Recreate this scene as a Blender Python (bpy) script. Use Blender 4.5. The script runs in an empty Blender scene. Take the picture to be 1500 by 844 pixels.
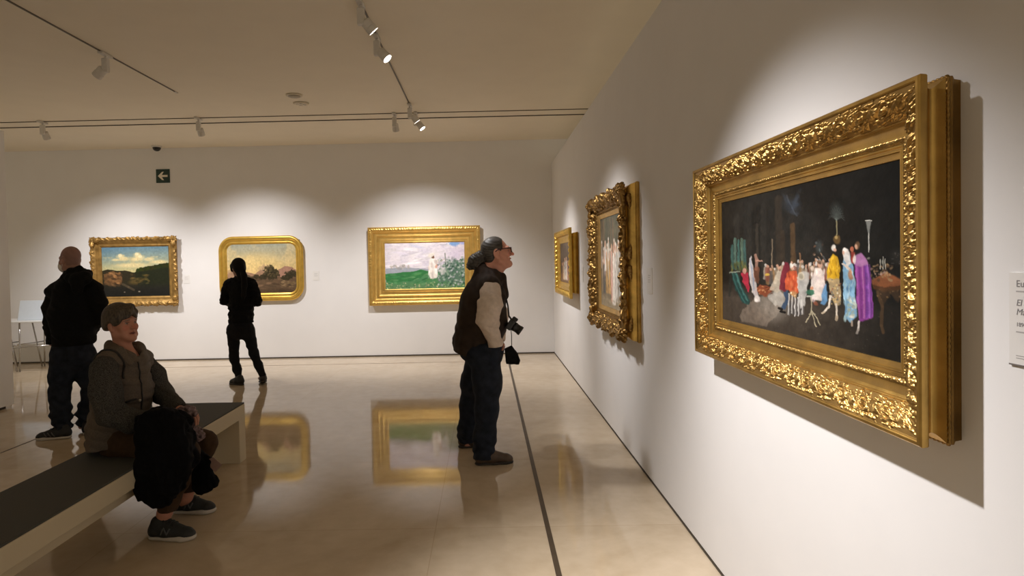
import bpy, bmesh, math, random
import numpy as np
from mathutils import Vector, Matrix
SC = bpy.context.scene
COL = SC.collection
rng = np.random.default_rng(7)
random.seed(7)
V3 = lambda *a: np.array(a, float)
# ---------------------------------------------------------------- camera model
FOC, EYE = 900.0, 1.53
PITCH, YAW, ROLL, SHX, SHY = -0.0227043, 0.0103401, -0.0209004, -48.369, -19.452
def cam_axes():
    cy, sy, cp, sp, cr, sr = math.cos(YAW), math.sin(YAW), math.cos(PITCH), math.sin(PITCH), math.cos(ROLL), math.sin(ROLL)
    right, f0, u0 = V3(cy, sy, 0), V3(-sy, cy, 0), V3(0, 0, 1)
    fwd = f0*cp + u0*sp; up = u0*cp - f0*sp
    return right*cr + up*sr, up*cr - right*sr, fwd
CR, CU, CF = cam_axes()
CAM = V3(0, 0, EYE)
def ray(px, py): return CR*(px-750-SHX)/FOC - CU*(py-422-SHY)/FOC + CF
def at(px, py, y): d = ray(px, py); return CAM + d*y/d[1]
def at_z(px, py, z=0.0): d = ray(px, py); return CAM + d*(z-EYE)/d[2]
def unit(v): v = np.asarray(v, float); return v/np.linalg.norm(v)
# ---------------------------------------------------------------- room sizes
WX, WY, CZ, PZ = 1.103, 9.997, 3.471, 3.086     # right wall, back wall, ceiling, partition height
# ---------------------------------------------------------------- materials
def lin(c):
    return tuple(((x/255)/12.92 if x/255 <= .04045 else ((x/255+.055)/1.055)**2.4) for x in c)
MATS = {}
def mat(name, rgb, rough=.6, metal=0., spec=.5, noise=0., nscale=20., bump=0., bscale=60., attr=False, emit=0., coat=0., stretch=None, rvar=0.):
    """rgb is linear; noise mixes a darker/lighter variation of the base."""
    if name in MATS: return MATS[name]
    m = bpy.data.materials.new(name); m.use_nodes = True
    nt = m.node_tree; N = nt.nodes; L = nt.links
    b = N['Principled BSDF']
    b.inputs['Roughness'].default_value = rough; b.inputs['Metallic'].default_value = metal
    b.inputs['Specular IOR Level'].default_value = spec; b.inputs['Coat Weight'].default_value = coat
    b.inputs['Base Color'].default_value = (*rgb, 1)
    tc = N.new('ShaderNodeTexCoord'); src = tc.outputs['Object']
    if stretch:
        mp = N.new('ShaderNodeMapping'); mp.inputs['Scale'].default_value = stretch
        L.new(src, mp.inputs['Vector']); src = mp.outputs['Vector']
    if attr:
        a = N.new('ShaderNodeAttribute'); a.attribute_name = 'Col'
        L.new(a.outputs['Color'], b.inputs['Base Color'])
    if noise > 0 and not attr:
        n = N.new('ShaderNodeTexNoise'); n.inputs['Scale'].default_value = nscale; n.inputs['Detail'].default_value = 5
        L.new(src, n.inputs['Vector'])
        r = N.new('ShaderNodeValToRGB'); r.color_ramp.elements[0].position = .3; r.color_ramp.elements[1].position = .7
        r.color_ramp.elements[0].color = (*[c*(1-noise) for c in rgb], 1)
        r.color_ramp.elements[1].color = (*[min(1, c*(1+noise)) for c in rgb], 1)
        L.new(n.outputs['Fac'], r.inputs['Fac']); L.new(r.outputs['Color'], b.inputs['Base Color'])
        if rvar > 0:
            mr = N.new('ShaderNodeMapRange'); mr.inputs['To Min'].default_value = rough-rvar; mr.inputs['To Max'].default_value = rough+rvar
            L.new(n.outputs['Fac'], mr.inputs['Value']); L.new(mr.outputs['Result'], b.inputs['Roughness'])
    if bump > 0:
        n = N.new('ShaderNodeTexNoise'); n.inputs['Scale'].default_value = bscale; n.inputs['Detail'].default_value = 4
        L.new(src, n.inputs['Vector'])
        bp = N.new('ShaderNodeBump'); bp.inputs['Strength'].default_value = bump; bp.inputs['Distance'].default_value = .01
        L.new(n.outputs['Fac'], bp.inputs['Height']); L.new(bp.outputs['Normal'], b.inputs['Normal'])
    if emit > 0:
        b.inputs['Emission Color'].default_value = (*rgb, 1); b.inputs['Emission Strength'].default_value = emit
    MATS[name] = m
    return m
# ---------------------------------------------------------------- object helpers
def tag(o, label=None, cat=None, group=None, kind=None):
    if label: o['label'] = label
    if cat: o['category'] = cat
    if group: o['group'] = group
    if kind: o['kind'] = kind
    return o
def thing(name, loc, label, cat, group=None):
    o = bpy.data.objects.new(name, None); COL.objects.link(o)
    o.empty_display_size = .05; o.location = [float(c) for c in loc]
    return tag(o, label, cat, group)
def origin_of(o):
    p = V3(0, 0, 0)
    while o is not None: p = p + np.array(o.location); o = o.parent
    return p
def mesh_obj(name, verts, faces, material, parent=None, smooth=True, loc=None, cols=None):
    """verts in world space; the object sits at loc (default: the parent's base, or the verts' middle)."""
    verts = np.asarray(verts, float).reshape(-1, 3)
    base = origin_of(parent) if parent else V3(0, 0, 0)
    own = np.asarray(loc, float) if loc is not None else (base if parent else (verts.min(0)+verts.max(0))/2)
    me = bpy.data.meshes.new(name)
    me.from_pydata((verts-own).tolist(), [], [list(f) for f in faces])
    me.polygons.foreach_set('use_smooth', [smooth]*len(me.polygons))
    if cols is not None:
        a = me.color_attributes.new('Col', 'FLOAT_COLOR', 'POINT')
        c4 = np.ones((len(verts), 4), np.float32); c4[:, :3] = cols
        a.data.foreach_set('color', c4.ravel())
    me.materials.append(material)
    me.update()
    o = bpy.data.objects.new(name, me); COL.objects.link(o)
    o.parent = parent
    o.location = (own-base).tolist()
    return o
class MB:
    """collects shapes (world space) for ONE mesh."""
    def __init__(s): s.v = []; s.f = []
    def add(s, v, f):
        n = len(s.v); s.v += [tuple(p) for p in v]; s.f += [[i+n for i in q] for q in f]; return s
    def box(s, c, size, rot=None, bevel=0.):
        bm = bmesh.new(); bmesh.ops.create_cube(bm, size=1)
        for v in bm.verts: v.co = Vector((v.co.x*size[0], v.co.y*size[1], v.co.z*size[2]))
        if bevel > 0: bmesh.ops.bevel(bm, geom=list(bm.edges), offset=bevel, segments=2, affect='EDGES', profile=.5)
        M = np.eye(3) if rot is None else np.asarray(rot)
        bm.verts.index_update()
        s.add([M@np.array(v.co)+np.asarray(c, float) for v in bm.verts], [[v.index for v in f.verts] for f in bm.faces]); bm.free(); return s
    def tube(s, pts, r, n=10, cap=True):
        pts = [np.asarray(p, float) for p in pts]; m = len(pts)
        rs = [r]*m if np.isscalar(r) else r
        ref = V3(0, 0, 1); v = []; f = []
        for i, p in enumerate(pts):
            t = unit(pts[min(i+1, m-1)]-pts[max(i-1, 0)])
            if abs(t@ref) > .95: ref = V3(1, 0, 0) if abs(t[0]) < .8 else V3(0, 1, 0)
            a = unit(np.cross(t, ref)); b = np.cross(t, a); ref = -np.cross(t, a) if False else ref
            for k in range(n):
                w = 2*math.pi*k/n; v.append(p+rs[i]*(math.cos(w)*a+math.sin(w)*b))
        for i in range(m-1):
            for k in range(n):
                k2 = (k+1) % n; f.append([i*n+k, i*n+k2, (i+1)*n+k2, (i+1)*n+k])
        if cap: f.append(list(range(n))[::-1]); f.append([(m-1)*n+k for k in range(n)])
        return s.add(v, f)
    def lathe(s, prof, o, axis, n=24):
        """prof: list of (r, h) along axis from o."""
        axis = unit(axis); a = unit(np.cross(axis, V3(0, 0, 1) if abs(axis[2]) < .9 else V3(1, 0, 0))); b = np.cross(axis, a)
        v = []; f = []
        for r, h in prof:
            for k in range(n):
                w = 2*math.pi*k/n; v.append(np.asarray(o)+axis*h+r*(math.cos(w)*a+math.sin(w)*b))
        for i in range(len(prof)-1):
            for k in range(n):
                k2 = (k+1) % n; f.append([i*n+k, i*n+k2, (i+1)*n+k2, (i+1)*n+k])
        f.append(list(range(n))[::-1]); f.append([(len(prof)-1)*n+k for k in range(n)])
        return s.add(v, f)
    def prism(s, poly, M, o, z0, z1):
        """poly in local xy, extruded z0..z1, mapped by 3x3 M (columns = local axes) and origin o."""
        n = len(poly); v = [np.asarray(o)+M@V3(x, y, z) for z in (z0, z1) for x, y in poly]
        f = [list(range(n))[::-1], [n+i for i in range(n)]]+[[i, (i+1) % n, n+(i+1) % n, n+i] for i in range(n)]
        return s.add(v, f)
    def build(s, name, m, parent=None, smooth=False, loc=None):
        return mesh_obj(name, s.v, s.f, m, parent, smooth, loc)
def shade_auto(o, ang=40):
    me = o.data
    me.polygons.foreach_set('use_smooth', [True]*len(me.polygons))
    bm = bmesh.new(); bm.from_mesh(me)
    for e in bm.edges:
        if len(e.link_faces) == 2 and e.calc_face_angle(0) > math.radians(ang): e.smooth = False
    bm.to_mesh(me); bm.free()
    return o
def dup(root, loc, label=None, name=None):
    r = root.copy(); COL.objects.link(r); r.location = loc
    if label: r['label'] = label
    for ch in list(root.children):
        c = ch.copy(); COL.objects.link(c); c.parent = r
        for g in list(ch.children):
            d = g.copy(); COL.objects.link(d); d.parent = c
    return r
# ================================================================ the room
def wall_mat(name, rgb, bump=.03):
    return mat(name, rgb, rough=.75, spec=.2, noise=.015, nscale=3, bump=bump, bscale=400)
M_WALL = wall_mat('wall_paint', (.78, .77, .762))
M_CEIL = wall_mat('ceiling_paint', (.81, .74, .61))
M_GAP = mat('shadow_gap', (.06, .045, .03), rough=.7, noise=.1, nscale=30)
def floor_mat():
    m = bpy.data.materials.new('polished_stone'); m.use_nodes = True
    nt = m.node_tree; N = nt.nodes; L = nt.links; b = N['Principled BSDF']
    tc = N.new('ShaderNodeTexCoord')
    mp = N.new('ShaderNodeMapping'); mp.inputs['Location'].default_value = (.315, .05, 0); L.new(tc.outputs['Object'], mp.inputs['Vector'])
    n1 = N.new('ShaderNodeTexNoise'); n1.inputs['Scale'].default_value = 1.1; n1.inputs['Detail'].default_value = 7; n1.inputs['Roughness'].default_value = .6; n1.inputs['Distortion'].default_value = 1.2
    L.new(tc.outputs['Object'], n1.inputs['Vector'])
    n2 = N.new('ShaderNodeTexNoise'); n2.inputs['Scale'].default_value = 9; n2.inputs['Detail'].default_value = 6
    L.new(tc.outputs['Object'], n2.inputs['Vector'])
    cr = N.new('ShaderNodeValToRGB'); e = cr.color_ramp.elements
    e[0].position = .32; e[0].color = (.50, .40, .275, 1); e[1].position = .68; e[1].color = (.66, .55, .41, 1)
    mx = N.new('ShaderNodeMath'); mx.operation = 'MULTIPLY_ADD'; mx.inputs[1].default_value = .35; L.new(n2.outputs['Fac'], mx.inputs[0])
    m2 = N.new('ShaderNodeMath'); m2.operation = 'MULTIPLY'; m2.inputs[1].default_value = .65; L.new(n1.outputs['Fac'], m2.inputs[0])
    L.new(m2.outputs[0], mx.inputs[2]); L.new(mx.outputs[0], cr.inputs['Fac'])
    bk = N.new('ShaderNodeTexBrick'); bk.offset = 0; bk.inputs['Scale'].default_value = 1; bk.inputs['Brick Width'].default_value = 1.8; bk.inputs['Row Height'].default_value = 1.18
    bk.inputs['Mortar Size'].default_value = .0022; bk.inputs['Mortar Smooth'].default_value = .3
    bk.inputs['Color1'].default_value = (1, 1, 1, 1); bk.inputs['Color2'].default_value = (.93, .92, .90, 1); bk.inputs['Mortar'].default_value = (.80, .76, .70, 1)
    L.new(mp.outputs['Vector'], bk.inputs['Vector'])
    ml = N.new('ShaderNodeMixRGB'); ml.blend_type = 'MULTIPLY'; ml.inputs['Fac'].default_value = 1
    L.new(cr.outputs['Color'], ml.inputs['Color1']); L.new(bk.outputs['Color'], ml.inputs['Color2'])
    L.new(ml.outputs['Color'], b.inputs['Base Color'])
    mr = N.new('ShaderNodeMapRange'); mr.inputs['To Min'].default_value = .035; mr.inputs['To Max'].default_value = .085
    L.new(n2.outputs['Fac'], mr.inputs['Value']); L.new(mr.outputs['Result'], b.inputs['Roughness'])
    b.inputs['IOR'].default_value = 1.42
    bp = N.new('ShaderNodeBump'); bp.inputs['Strength'].default_value = .02; bp.inputs['Distance'].default_value = .01
    n3 = N.new('ShaderNodeTexNoise'); n3.inputs['Scale'].default_value = 2.5; n3.inputs['Detail'].default_value = 2; L.new(tc.outputs['Object'], n3.inputs['Vector'])
    L.new(n3.outputs['Fac'], bp.inputs['Height']); L.new(bp.outputs['Normal'], b.inputs['Normal'])
    return m
def struct(name, mb, m, **k):
    o = mb.build(name, m, **k); o['kind'] = 'structure'; return o
XL, XR, YN = -12.0, 4.5, -4.0
struct('floor', MB().box(((XL+XR)/2, (YN+WY)/2, -.05), (XR-XL+.4, WY-YN+.4, .1)), floor_mat(), loc=(0, 0, 0))
struct('ceiling', MB().box(((XL+XR)/2, (YN+WY)/2, CZ+.05), (XR-XL+.4, WY-YN+.4, .1)), M_CEIL)
struct('wall_back', MB().box(((XL+XR)/2, WY+.1, CZ/2), (XR-XL+.4, .2, CZ)), M_WALL)



# free-standing partitions that stop short of the ceiling
struct('wall_right', MB().box((WX+.15, (YN+WY)/2, (PZ+.012)/2), (.30, WY-YN-.002, PZ-.012), bevel=.003), M_WALL)
PLX, PLY = -5.33, 6.83
struct('wall_left', MB().box((PLX-.20, (YN+PLY)/2, (PZ+.03)/2), (.40, PLY-YN, PZ-.03), bevel=.003), M_WALL)
# dark-coloured strips standing in for the shade of the gaps at the wall feet
struct('gap_shade_back', MB().box(((XL+WX)/2, WY-.004, .0105), (WX-XL, .012, .021)), M_GAP)
struct('gap_shade_right', MB().box((WX+.002, (YN+WY)/2, .004), (.012, WY-YN-.03, .009)), M_GAP)
struct('gap_shade_left', MB().box((PLX-.20, (YN+PLY)/2-.05, .013), (.36, PLY-YN-.1, .030)), M_GAP)
# inlaid metal strip and joints of the floor
M_STRIP = mat('bronze_strip', (.085, .06, .038), rough=.45, metal=.3, noise=.15, nscale=8)
M_JOINT = mat('floor_joint', (.16, .12, .08), rough=.6, noise=.1, nscale=20)
struct('trim_1', MB().box((.326, (YN+9.28)/2, .0012), (.028, 9.28-YN, .0025)), M_STRIP)
struct('trim_2', MB().box((-4.10, (YN+6.8)/2, .0012), (.012, 6.8-YN, .0025)), M_STRIP)
struct('trim_3', MB().box(((XL+.33)/2, 9.30, .0008), (.33-XL, .012, .0016)), M_JOINT)
struct('trim_4', MB().box(((XL+XR)/2, 8.316, CZ-.004), (XR-XL, .022, .009)), M_GAP)
# ================================================================ lighting tracks and spotlights
M_TRACK = mat('track_bronze', (.10, .078, .05), rough=.5, noise=.1, nscale=30)
M_LAMP = mat('lamp_grey', (.62, .59, .54), rough=.5, noise=.04, nscale=40)
M_LAMPD = mat('lamp_inner', (.10, .10, .10), rough=.4, noise=.1, nscale=40)
M_GLOW = mat('lamp_lens_lit', (1, .98, .95), emit=14)
M_OFF = mat('lamp_lens', (.45, .44, .42), rough=.15, noise=.05, nscale=30)
def track(p0, p1, label):
    p0 = V3(*p0); p1 = V3(*p1); d = p1-p0; ln = np.linalg.norm(d); m = (p0+p1)/2
    t = thing('lighting_track', (m[0], m[1], CZ), label, 'track', 'ceiling lighting tracks')
    alongx = abs(d[0]) > abs(d[1])
    sz = (ln, .014, .008) if alongx else (.014, ln, .008)
    MB().box((m[0], m[1], CZ-.004), sz).build('rail', M_TRACK, t)
    for s in (-1, 1):
        c = m+d/2*s*(1-.03/ln)
        MB().box((c[0], c[1], CZ-.006), (.06, .024, .012) if alongx else (.024, .06, .012), bevel=.002).build('end_cap', M_LAMP, t)
    return t
TX, TY, TLX = -.885, 8.02, -3.385
track((XL+.1, TY, CZ), (XR-.1, TY, CZ), 'long thin ceiling track running across the room before the back wall')
track((TX, -3.5, CZ), (TX, 7.75, CZ), 'central ceiling track with lit spotlights running towards the back wall')
track((TLX, -3.5, CZ), (TLX, 6.83, CZ), 'left ceiling track ending mid ceiling, with one grey spotlight')
LAMPS = []
def spotlight(x, y, target, label, lit, power, cone=46, blend=1.0, group='track spotlights', color=(1, .965, .96), size=.05, swing=0.):
    tg = V3(*target)
    t = thing('track_spotlight', (x, y, CZ), label, 'spotlight', group)
    MB().box((x, y, CZ-.014), (.045, .16, .022), bevel=.004).build('track_adapter', M_LAMP, t)
    MB().tube([(x, y, CZ-.02), (x, y, CZ-.055)], .010, 12).build('stem', M_LAMP, t, smooth=True)
    gx = x+swing
    MB().box((gx, y, CZ-.11), (.054, .046, .125), bevel=.007).build('gear_box', M_LAMP, t)
    d = unit(tg-V3(x, y, CZ-.18)); side = unit(V3(d[0], d[1], 0))
    piv = V3(gx, y, CZ-.155)
    a = piv+d*.010+side*.046
    shade_auto(MB().lathe([(.026, -.040), (.037, -.036), (.041, -.028), (.041, .016), (.044, .020), (.044, .058), (.041, .061), (.038, .050)], a, d, 28).build('lamp_head', M_LAMP, t), 35)
    MB().tube([piv, a-d*.008], .009, 10).build('bracket', M_LAMP, t, smooth=True)
    MB().lathe([(.0385, .0), (.038, .004), (.026, .008), (.001, .010)], a+d*.046, d, 28).build('lens', M_GLOW if lit else M_OFF, t, smooth=True)
    if power > 0:
        L = bpy.data.lights.new('spot_beam', 'SPOT'); L.energy = power; L.spot_size = math.radians(cone); L.spot_blend = blend
        L.color = color; L.shadow_soft_size = size
        o = bpy.data.objects.new('spot_beam', L); COL.objects.link(o)
        p = a+d*.072; o.location = p
        o.rotation_euler = Vector((tg-p).tolist()).to_track_quat('-Z', 'Y').to_euler()
    return t
PW = 1.55
spotlight(-5.75, TY, (-5.76, WY, .17), 'grey track spotlight above the hooded man, lighting the cloudy landscape', False, 180*PW, 95)
spotlight(-3.70, TY, (-3.66, WY, .17), 'grey track spotlight aimed at the round-cornered gold frame', False, 180*PW, 95)
spotlight(-1.14, TY, (-0.99, WY, .17), 'grey track spotlight aimed at the meadow painting', False, 186*PW, 95)
spotlight(TX, 7.58, (WX, 8.2, .5), 'small lit spotlight at the far end of the central track', True, 120*PW, 62)
spotlight(-.86, TY+.0, (WX, 7.7, .5), 'small lit spotlight on the cross track below the end of the central track', True, 80*PW, 62)
spotlight(TX, 5.28, (WX, 4.90, 1.0), 'lit spotlight on the central track, second from the top of the photo', True, 100*PW, 50)
spotlight(TX, 4.60, (WX, 5.50, 1.0), 'large lit spotlight on the central track at the top of the photo', True, 100*PW, 50)
spotlight(TX, 2.33, (WX, 2.15, .12), 'lit spotlight on the central track opposite the big gala painting', True, 365*PW, 66)
spotlight(TLX, 5.55, (PLX, 5.9, 1.6), 'grey spotlight turned to the left on the left ceiling track', False, 14*PW, 50)
# ================================================================ small fittings
def dome_camera():
    p = at_z(233, 215, CZ); p[1] = min(p[1], 9.80); x = p[0]; y = 9.80
    t = thing('dome_camera', (x, y, CZ), 'small black dome security camera on the ceiling above the exit sign', 'camera')
    MB().lathe([(.075, 0), (.075, .02), (.068, .026)], (x, y, CZ), (0, 0, -1)).build('base', M_LAMP, t)
    MB().lathe([(.062, .02), (.06, .045), (.048, .068), (.028, .082), (.002, .087)], (x, y, CZ), (0, 0, -1)).build('dome', mat('smoked_plastic', (.012, .012, .013), rough=.12, noise=.1), t, smooth=True)
dome_camera()
def ceiling_disc(px, py, label, grille):
    p = at_z(px, py, CZ)
    t = thing('ceiling_disc', p, label, 'ceiling fitting', 'round ceiling fittings')
    MB().lathe([(.092, 0), (.092, .010), (.085, .016), (.066, .016)], p, (0, 0, -1), 32).build('rim', mat('fitting_cream', (.62, .55, .42), rough=.5, noise=.03), t, smooth=True)
    if grille:
        for k in range(4):
            a = k*math.pi/2+.3
            MB().lathe([(.022, .012), (.020, .021), (.002, .024)], p+V3(.040*math.cos(a), .040*math.sin(a), 0), (0, 0, -1), 14).build('nozzle', mat('fitting_shine', (.75, .70, .6), rough=.25, metal=.5, noise=.03), t, smooth=True)
    else:
        MB().lathe([(.070, .012), (.066, .024), (.03, .032), (.002, .034)], p, (0, 0, -1), 28).build('cover', mat('fitting_grey', (.40, .35, .27), rough=.5, noise=.05), t, smooth=True)
ceiling_disc(431, 139, 'plain round grey ceiling fitting, the farther-left of two discs', False)
ceiling_disc(441, 151, 'round ceiling fitting with bright nozzles beside the plain disc', True)
def exit_sign():
    c = V3(-5.216, WY, 3.018); h = .111
    t = thing('exit_sign', c, 'square dark green sign with a pale left arrow high on back wall', 'sign')
    MB().box(c-V3(0, .006, 0), (.222, .012, .222), bevel=.002).build('panel', mat('sign_green', (.008, .035, .022), rough=.35, noise=.05), t)
    M = np.array([[1, 0, 0], [0, 0, -1], [0, 1, 0]], float)
    s = .085
    poly = [(-.95*s, 0), (-.12*s, .80*s), (.22*s, .80*s), (-.32*s, .20*s), (.92*s, .20*s), (.92*s, -.20*s), (-.32*s, -.20*s), (.22*s, -.80*s), (-.12*s, -.80*s)]
    poly = poly[::-1]
    # chevron arrow: split into convex pieces
    mb = MB()
    mb.prism([(-.95*s, 0), (-.32*s, 0), (.22*s, .80*s), (-.12*s, .80*s)][::-1], M, c, .012, .0135)
    mb.prism([(-.95*s, 0), (-.12*s, -.80*s), (.22*s, -.80*s), (-.32*s, 0)][::-1], M, c, .012, .0135)
    mb.prism([(-.46*s, -.19*s), (.92*s, -.19*s), (.92*s, .19*s), (-.46*s, .19*s)], M, c, .0118, .0134)
    mb.build('arrow', mat('sign_cream', (.80, .74, .60), rough=.4, noise=.02), t)
exit_sign()
# ---------------------------------------------------------------- bench
def bench():
    x0, x1, yf, yn = -2.39, -1.925, 4.82, .4
    cx, cy = (x0+x1)/2, (yf+yn)/2
    t = thing('bench', (cx, cy, 0), 'long low cream bench with charcoal seat pad under the seated woman', 'bench')
    cream = mat('bench_cream', (.60, .52, .36), rough=.45, noise=.02, nscale=6)
    pad = mat('bench_pad', (.062, .062, .055), rough=.75, noise=.10, nscale=180, bump=.15, bscale=500)
    MB().box((cx, cy, .445), (x1-x0-.004, yf-yn-.004, .012), bevel=.003).build('seat_pad', pad, t)
    MB().box((cx, cy, .387), (x1-x0, yf-yn, .104), bevel=.004).build('seat_slab', cream, t)
    MB().box((cx, (yn+3.7)/2, .30), (x1-x0-.12, 3.7-yn-.12, .08), bevel=.003).build('under_frame', cream, t)
    for y, n in ((yf-.06, 1), (yn+.06, 1)):
        MB().box((cx, y, .168), (x1-x0, .12, .336), bevel=.004).build('end_panel', cream, t)
bench()
# ---------------------------------------------------------------- table by the back wall
def table():
    zt = .755; y0 = 9.40
    cx = -7.25; w = 1.5
    t = thing('trestle_table', (cx, y0, 0), 'white table on thin chrome trestle legs at the back wall', 'table')
    wh = mat('table_white', (.75, .75, .74), rough=.3, noise=.02)
    ch = mat('chrome', (.42, .41, .40), rough=.25, metal=.85, noise=.05)
    MB().box((cx, y0, zt), (w, .62, .022), bevel=.004).build('tabletop', wh, t)
    for sx in (-1, 1):
        xx = cx+sx*(w/2-.55)
        top_z = zt-.012
        a = V3(xx, y0-.26, 0); b = V3(xx, y0+.26, 0)
        for yy in (-.26, .26):
            foot = V3(xx+.0, y0+yy, .0)
            MB().tube([foot+V3(-.02, 0, .0), V3(xx-.16, y0+yy, top_z)], .011, 10).build('leg', ch, t, smooth=True)
            MB().tube([foot+V3(.02, 0, .0), V3(xx+.04, y0+yy, top_z)], .011, 10).build('leg', ch, t, smooth=True)
        MB().tube([V3(xx-.09, y0-.26, .40), V3(xx+.03, y0+.26, .40)], .008, 8).build('crossbar', ch, t, smooth=True)
    MB().tube([V3(cx-.3, y0-.262, .34), V3(cx+.72, y0-.262, .40)], .008, 8).build('stretcher', ch, t, smooth=True)
    # folded information card standing on the table
    c = V3(-6.96, 9.35, zt+.011)
    k = thing('brochure_stand', c, 'pale bluish tilted information panel standing on the trestle table', 'stand')
    pl = mat('pale_panel', (.62, .68, .74), rough=.35, noise=.02)
    M = np.array([[1, 0, 0], [0, .97, .24], [0, -.24, .97]], float)
    MB().box(c+V3(0, .0, .15), (.42, .008, .30), rot=np.array([[1, 0, 0], [0, .97, .22], [0, -.22, .97]]), bevel=.002).build('panel', pl, k)
    MB().box(c+V3(0, .02, .005), (.40, .16, .008), bevel=.002).build('foot', pl, k)
table()
# ================================================================ gilded frames
def gold(name, rgb, rough, noise=.18, nscale=14, bump=.05, bscale=180, metal=.9):
    return mat(name, rgb, rough=rough, metal=metal, noise=noise, nscale=nscale, bump=bump, bscale=bscale, rvar=.08)
G_BIG = gold('gilt_antique', (.50, .31, .085), .36)
G_BIGO = gold('gilt_carved', (.46, .285, .09), .37, noise=.14)
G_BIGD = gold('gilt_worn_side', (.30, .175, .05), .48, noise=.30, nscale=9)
G_MID = gold('gilt_bronze', (.32, .19, .06), .34, noise=.30)
G_MIDL = gold('gilt_bronze_slip', (.58, .38, .14), .42, noise=.15)
G_SML = gold('gilt_yellow', (.70, .46, .10), .36)
G_P1 = gold('gilt_ochre', (.37, .22, .065), .48, noise=.28, metal=.7)
G_P2 = gold('gilt_bright', (.70, .45, .09), .36, noise=.10, metal=.8)
G_P3 = gold('gilt_lemon', (.70, .455, .13), .38, noise=.10, metal=.8)
class Wall:
    """local x = viewer's right, y = up, z = out of the wall."""
    def __init__(s, kind):
        s.kind = kind
        s.M = np.array([[0, 0, -1], [-1, 0, 0], [0, 1, 0]], float) if kind == 'right' else np.array([[1, 0, 0], [0, 0, -1], [0, 1, 0]], float)
    def pt(s, c, P): return np.asarray(c)+np.asarray(P, float)@s.M.T
WR, WB = Wall('right'), Wall('back')
# ---- carved relief tiles (height maps), built once from leaves, scrolls and berries
def relief(kind, n=420, m=110, seed=1):
    r = np.random.default_rng(seed)
    H = np.zeros((m, n)); yy, xx = np.mgrid[0:m, 0:n]; xs = xx/m; ys = yy/m; Lx = n/m
    def el(cx, cy, a, b, ang, h, ridge=.0):
        for off in (-Lx, 0, Lx):
            dx = xs-cx-off; dy = ys-cy
            if abs(off) > 0 and not (cx+off > -1 and cx+off < Lx+1): continue
            u = dx*math.cos(ang)+dy*math.sin(ang); v = -dx*math.sin(ang)+dy*math.cos(ang)
            q = (u/a)**2+(v/b)**2; k = q < 1
            hh = np.sqrt(np.clip(1-q, 0, 1))*h
            if ridge: hh = hh*(1-ridge*np.abs(np.sin(v/b*4.5)))
            np.maximum(H, np.where(k, hh, 0), out=H)
    if kind == 'rinceau':
        for k in range(150):
            q = .030+.030*r.random(); el(r.random()*Lx, .02+.96*r.random(), q, q, 0, .25+.40*r.random())
        for c in range(3):
            cx0 = (c+.5)*Lx/3; up = 1 if c % 2 == 0 else -1; cy0 = .52
            for k in range(40):                                     # scrolling stem
                a = k*.20; R = .33*(1-k/52)
                el(cx0+R*1.25*math.cos(a+math.pi), cy0+up*R*math.sin(a+math.pi), .040, .030, a*up+1.57, .72)
            for k in range(8):                                      # small leaves off the scroll
                a = k*.78+.2; R = .36
                el(cx0+R*1.25*math.cos(a), cy0+up*R*math.sin(a), .10, .036, a*up+.8*up, .78+.15*r.random(), .3)
            for k in range(7):                                      # flower in the scroll
                a = k*.9; R = .085 if k else 0
                el(cx0+R*math.cos(a), cy0+R*math.sin(a), .050, .050, 0, .95)
            for k in range(5):                                      # acanthus leaf between the scrolls
                a = (k-2)*.40
                el(cx0+Lx/6+.14*math.sin(a), .16+.30*math.cos(a*.7), .27, .050, math.pi/2-a*.8, 1.0, .35)
    elif kind == 'beads':
        for k in range(int(Lx*2)):
            x = (k+.5)/2; u = 1 if k % 2 else -1
            for j in range(6): el(x+.18*math.cos(j*.9*u), .5+.26*math.sin(j*.9*u), .13, .09, j*.9, .7+.2*r.random())
            el(x+.25, .5, .10, .14, 0, 1.0)
        for k in range(30): el(r.random()*Lx, r.random(), .07, .05, r.random()*3, .5)
    elif kind == 'gadroon':
        H = .5+.5*np.sin((xs*2*math.pi*1.0/ .955)*1.0-ys*2.2)
        H = np.sqrt(np.clip(H, 0, 1))*(np.sin(np.clip(ys, 0, 1)*math.pi)**.5)
    elif kind == 'rough':
        for k in range(130): el(r.random()*Lx, .02+.96*r.random(), .06+.10*r.random(), .04+.06*r.random(), r.random()*3.14, .35+.6*r.random(), .3)
        for k in range(14): el(r.random()*Lx, .1+.8*r.random(), .13, .11, 0, 1., .2)
    elif kind == 'leaf':
        for k in range(int(Lx*1.5)):
            x = (k+.5)/1.5
            for j in range(5):
                a = (j-2)*.45; el(x+.2*math.sin(a), .75-.45*math.cos(a), .30, .085, math.pi/2-a, .9, .3)
            el(x, .2, .12, .12, 0, 1)
        for k in range(50): el(r.random()*Lx, r.random(), .06, .05, r.random()*3, .3)
    for _ in range(3 if kind == 'rinceau' else 1):
        q = np.pad(np.concatenate([H[:, -1:], H, H[:, :1]], 1), ((1, 1), (0, 0)), mode='edge'); H = (q[1:-1, :-2]+q[1:-1, 2:]+q[:-2, 1:-1]+q[2:, 1:-1]+4*q[1:-1, 1:-1])/8
    return H, Lx
_REL = {}
def rel(kind, seed=1):
    if (kind, seed) not in _REL: _REL[(kind, seed)] = relief(kind, seed=seed)
    return _REL[(kind, seed)]
def samp(H, Lx, s, v):
    m, n = H.shape
    x = (s % Lx)/Lx*n-.5; y = np.clip(v, 0, 1)*(m-1)
    x0 = np.floor(x).astype(int); y0 = np.clip(np.floor(y).astype(int), 0, m-2); fx = x-x0; fy = y-y0
    x1 = (x0+1) % n; x0 = x0 % n
    return (H[y0, x0]*(1-fx)*(1-fy)+H[y0, x1]*fx*(1-fy)+H[y0+1, x0]*(1-fx)*fy+H[y0+1, x1]*fx*fy)
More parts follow.
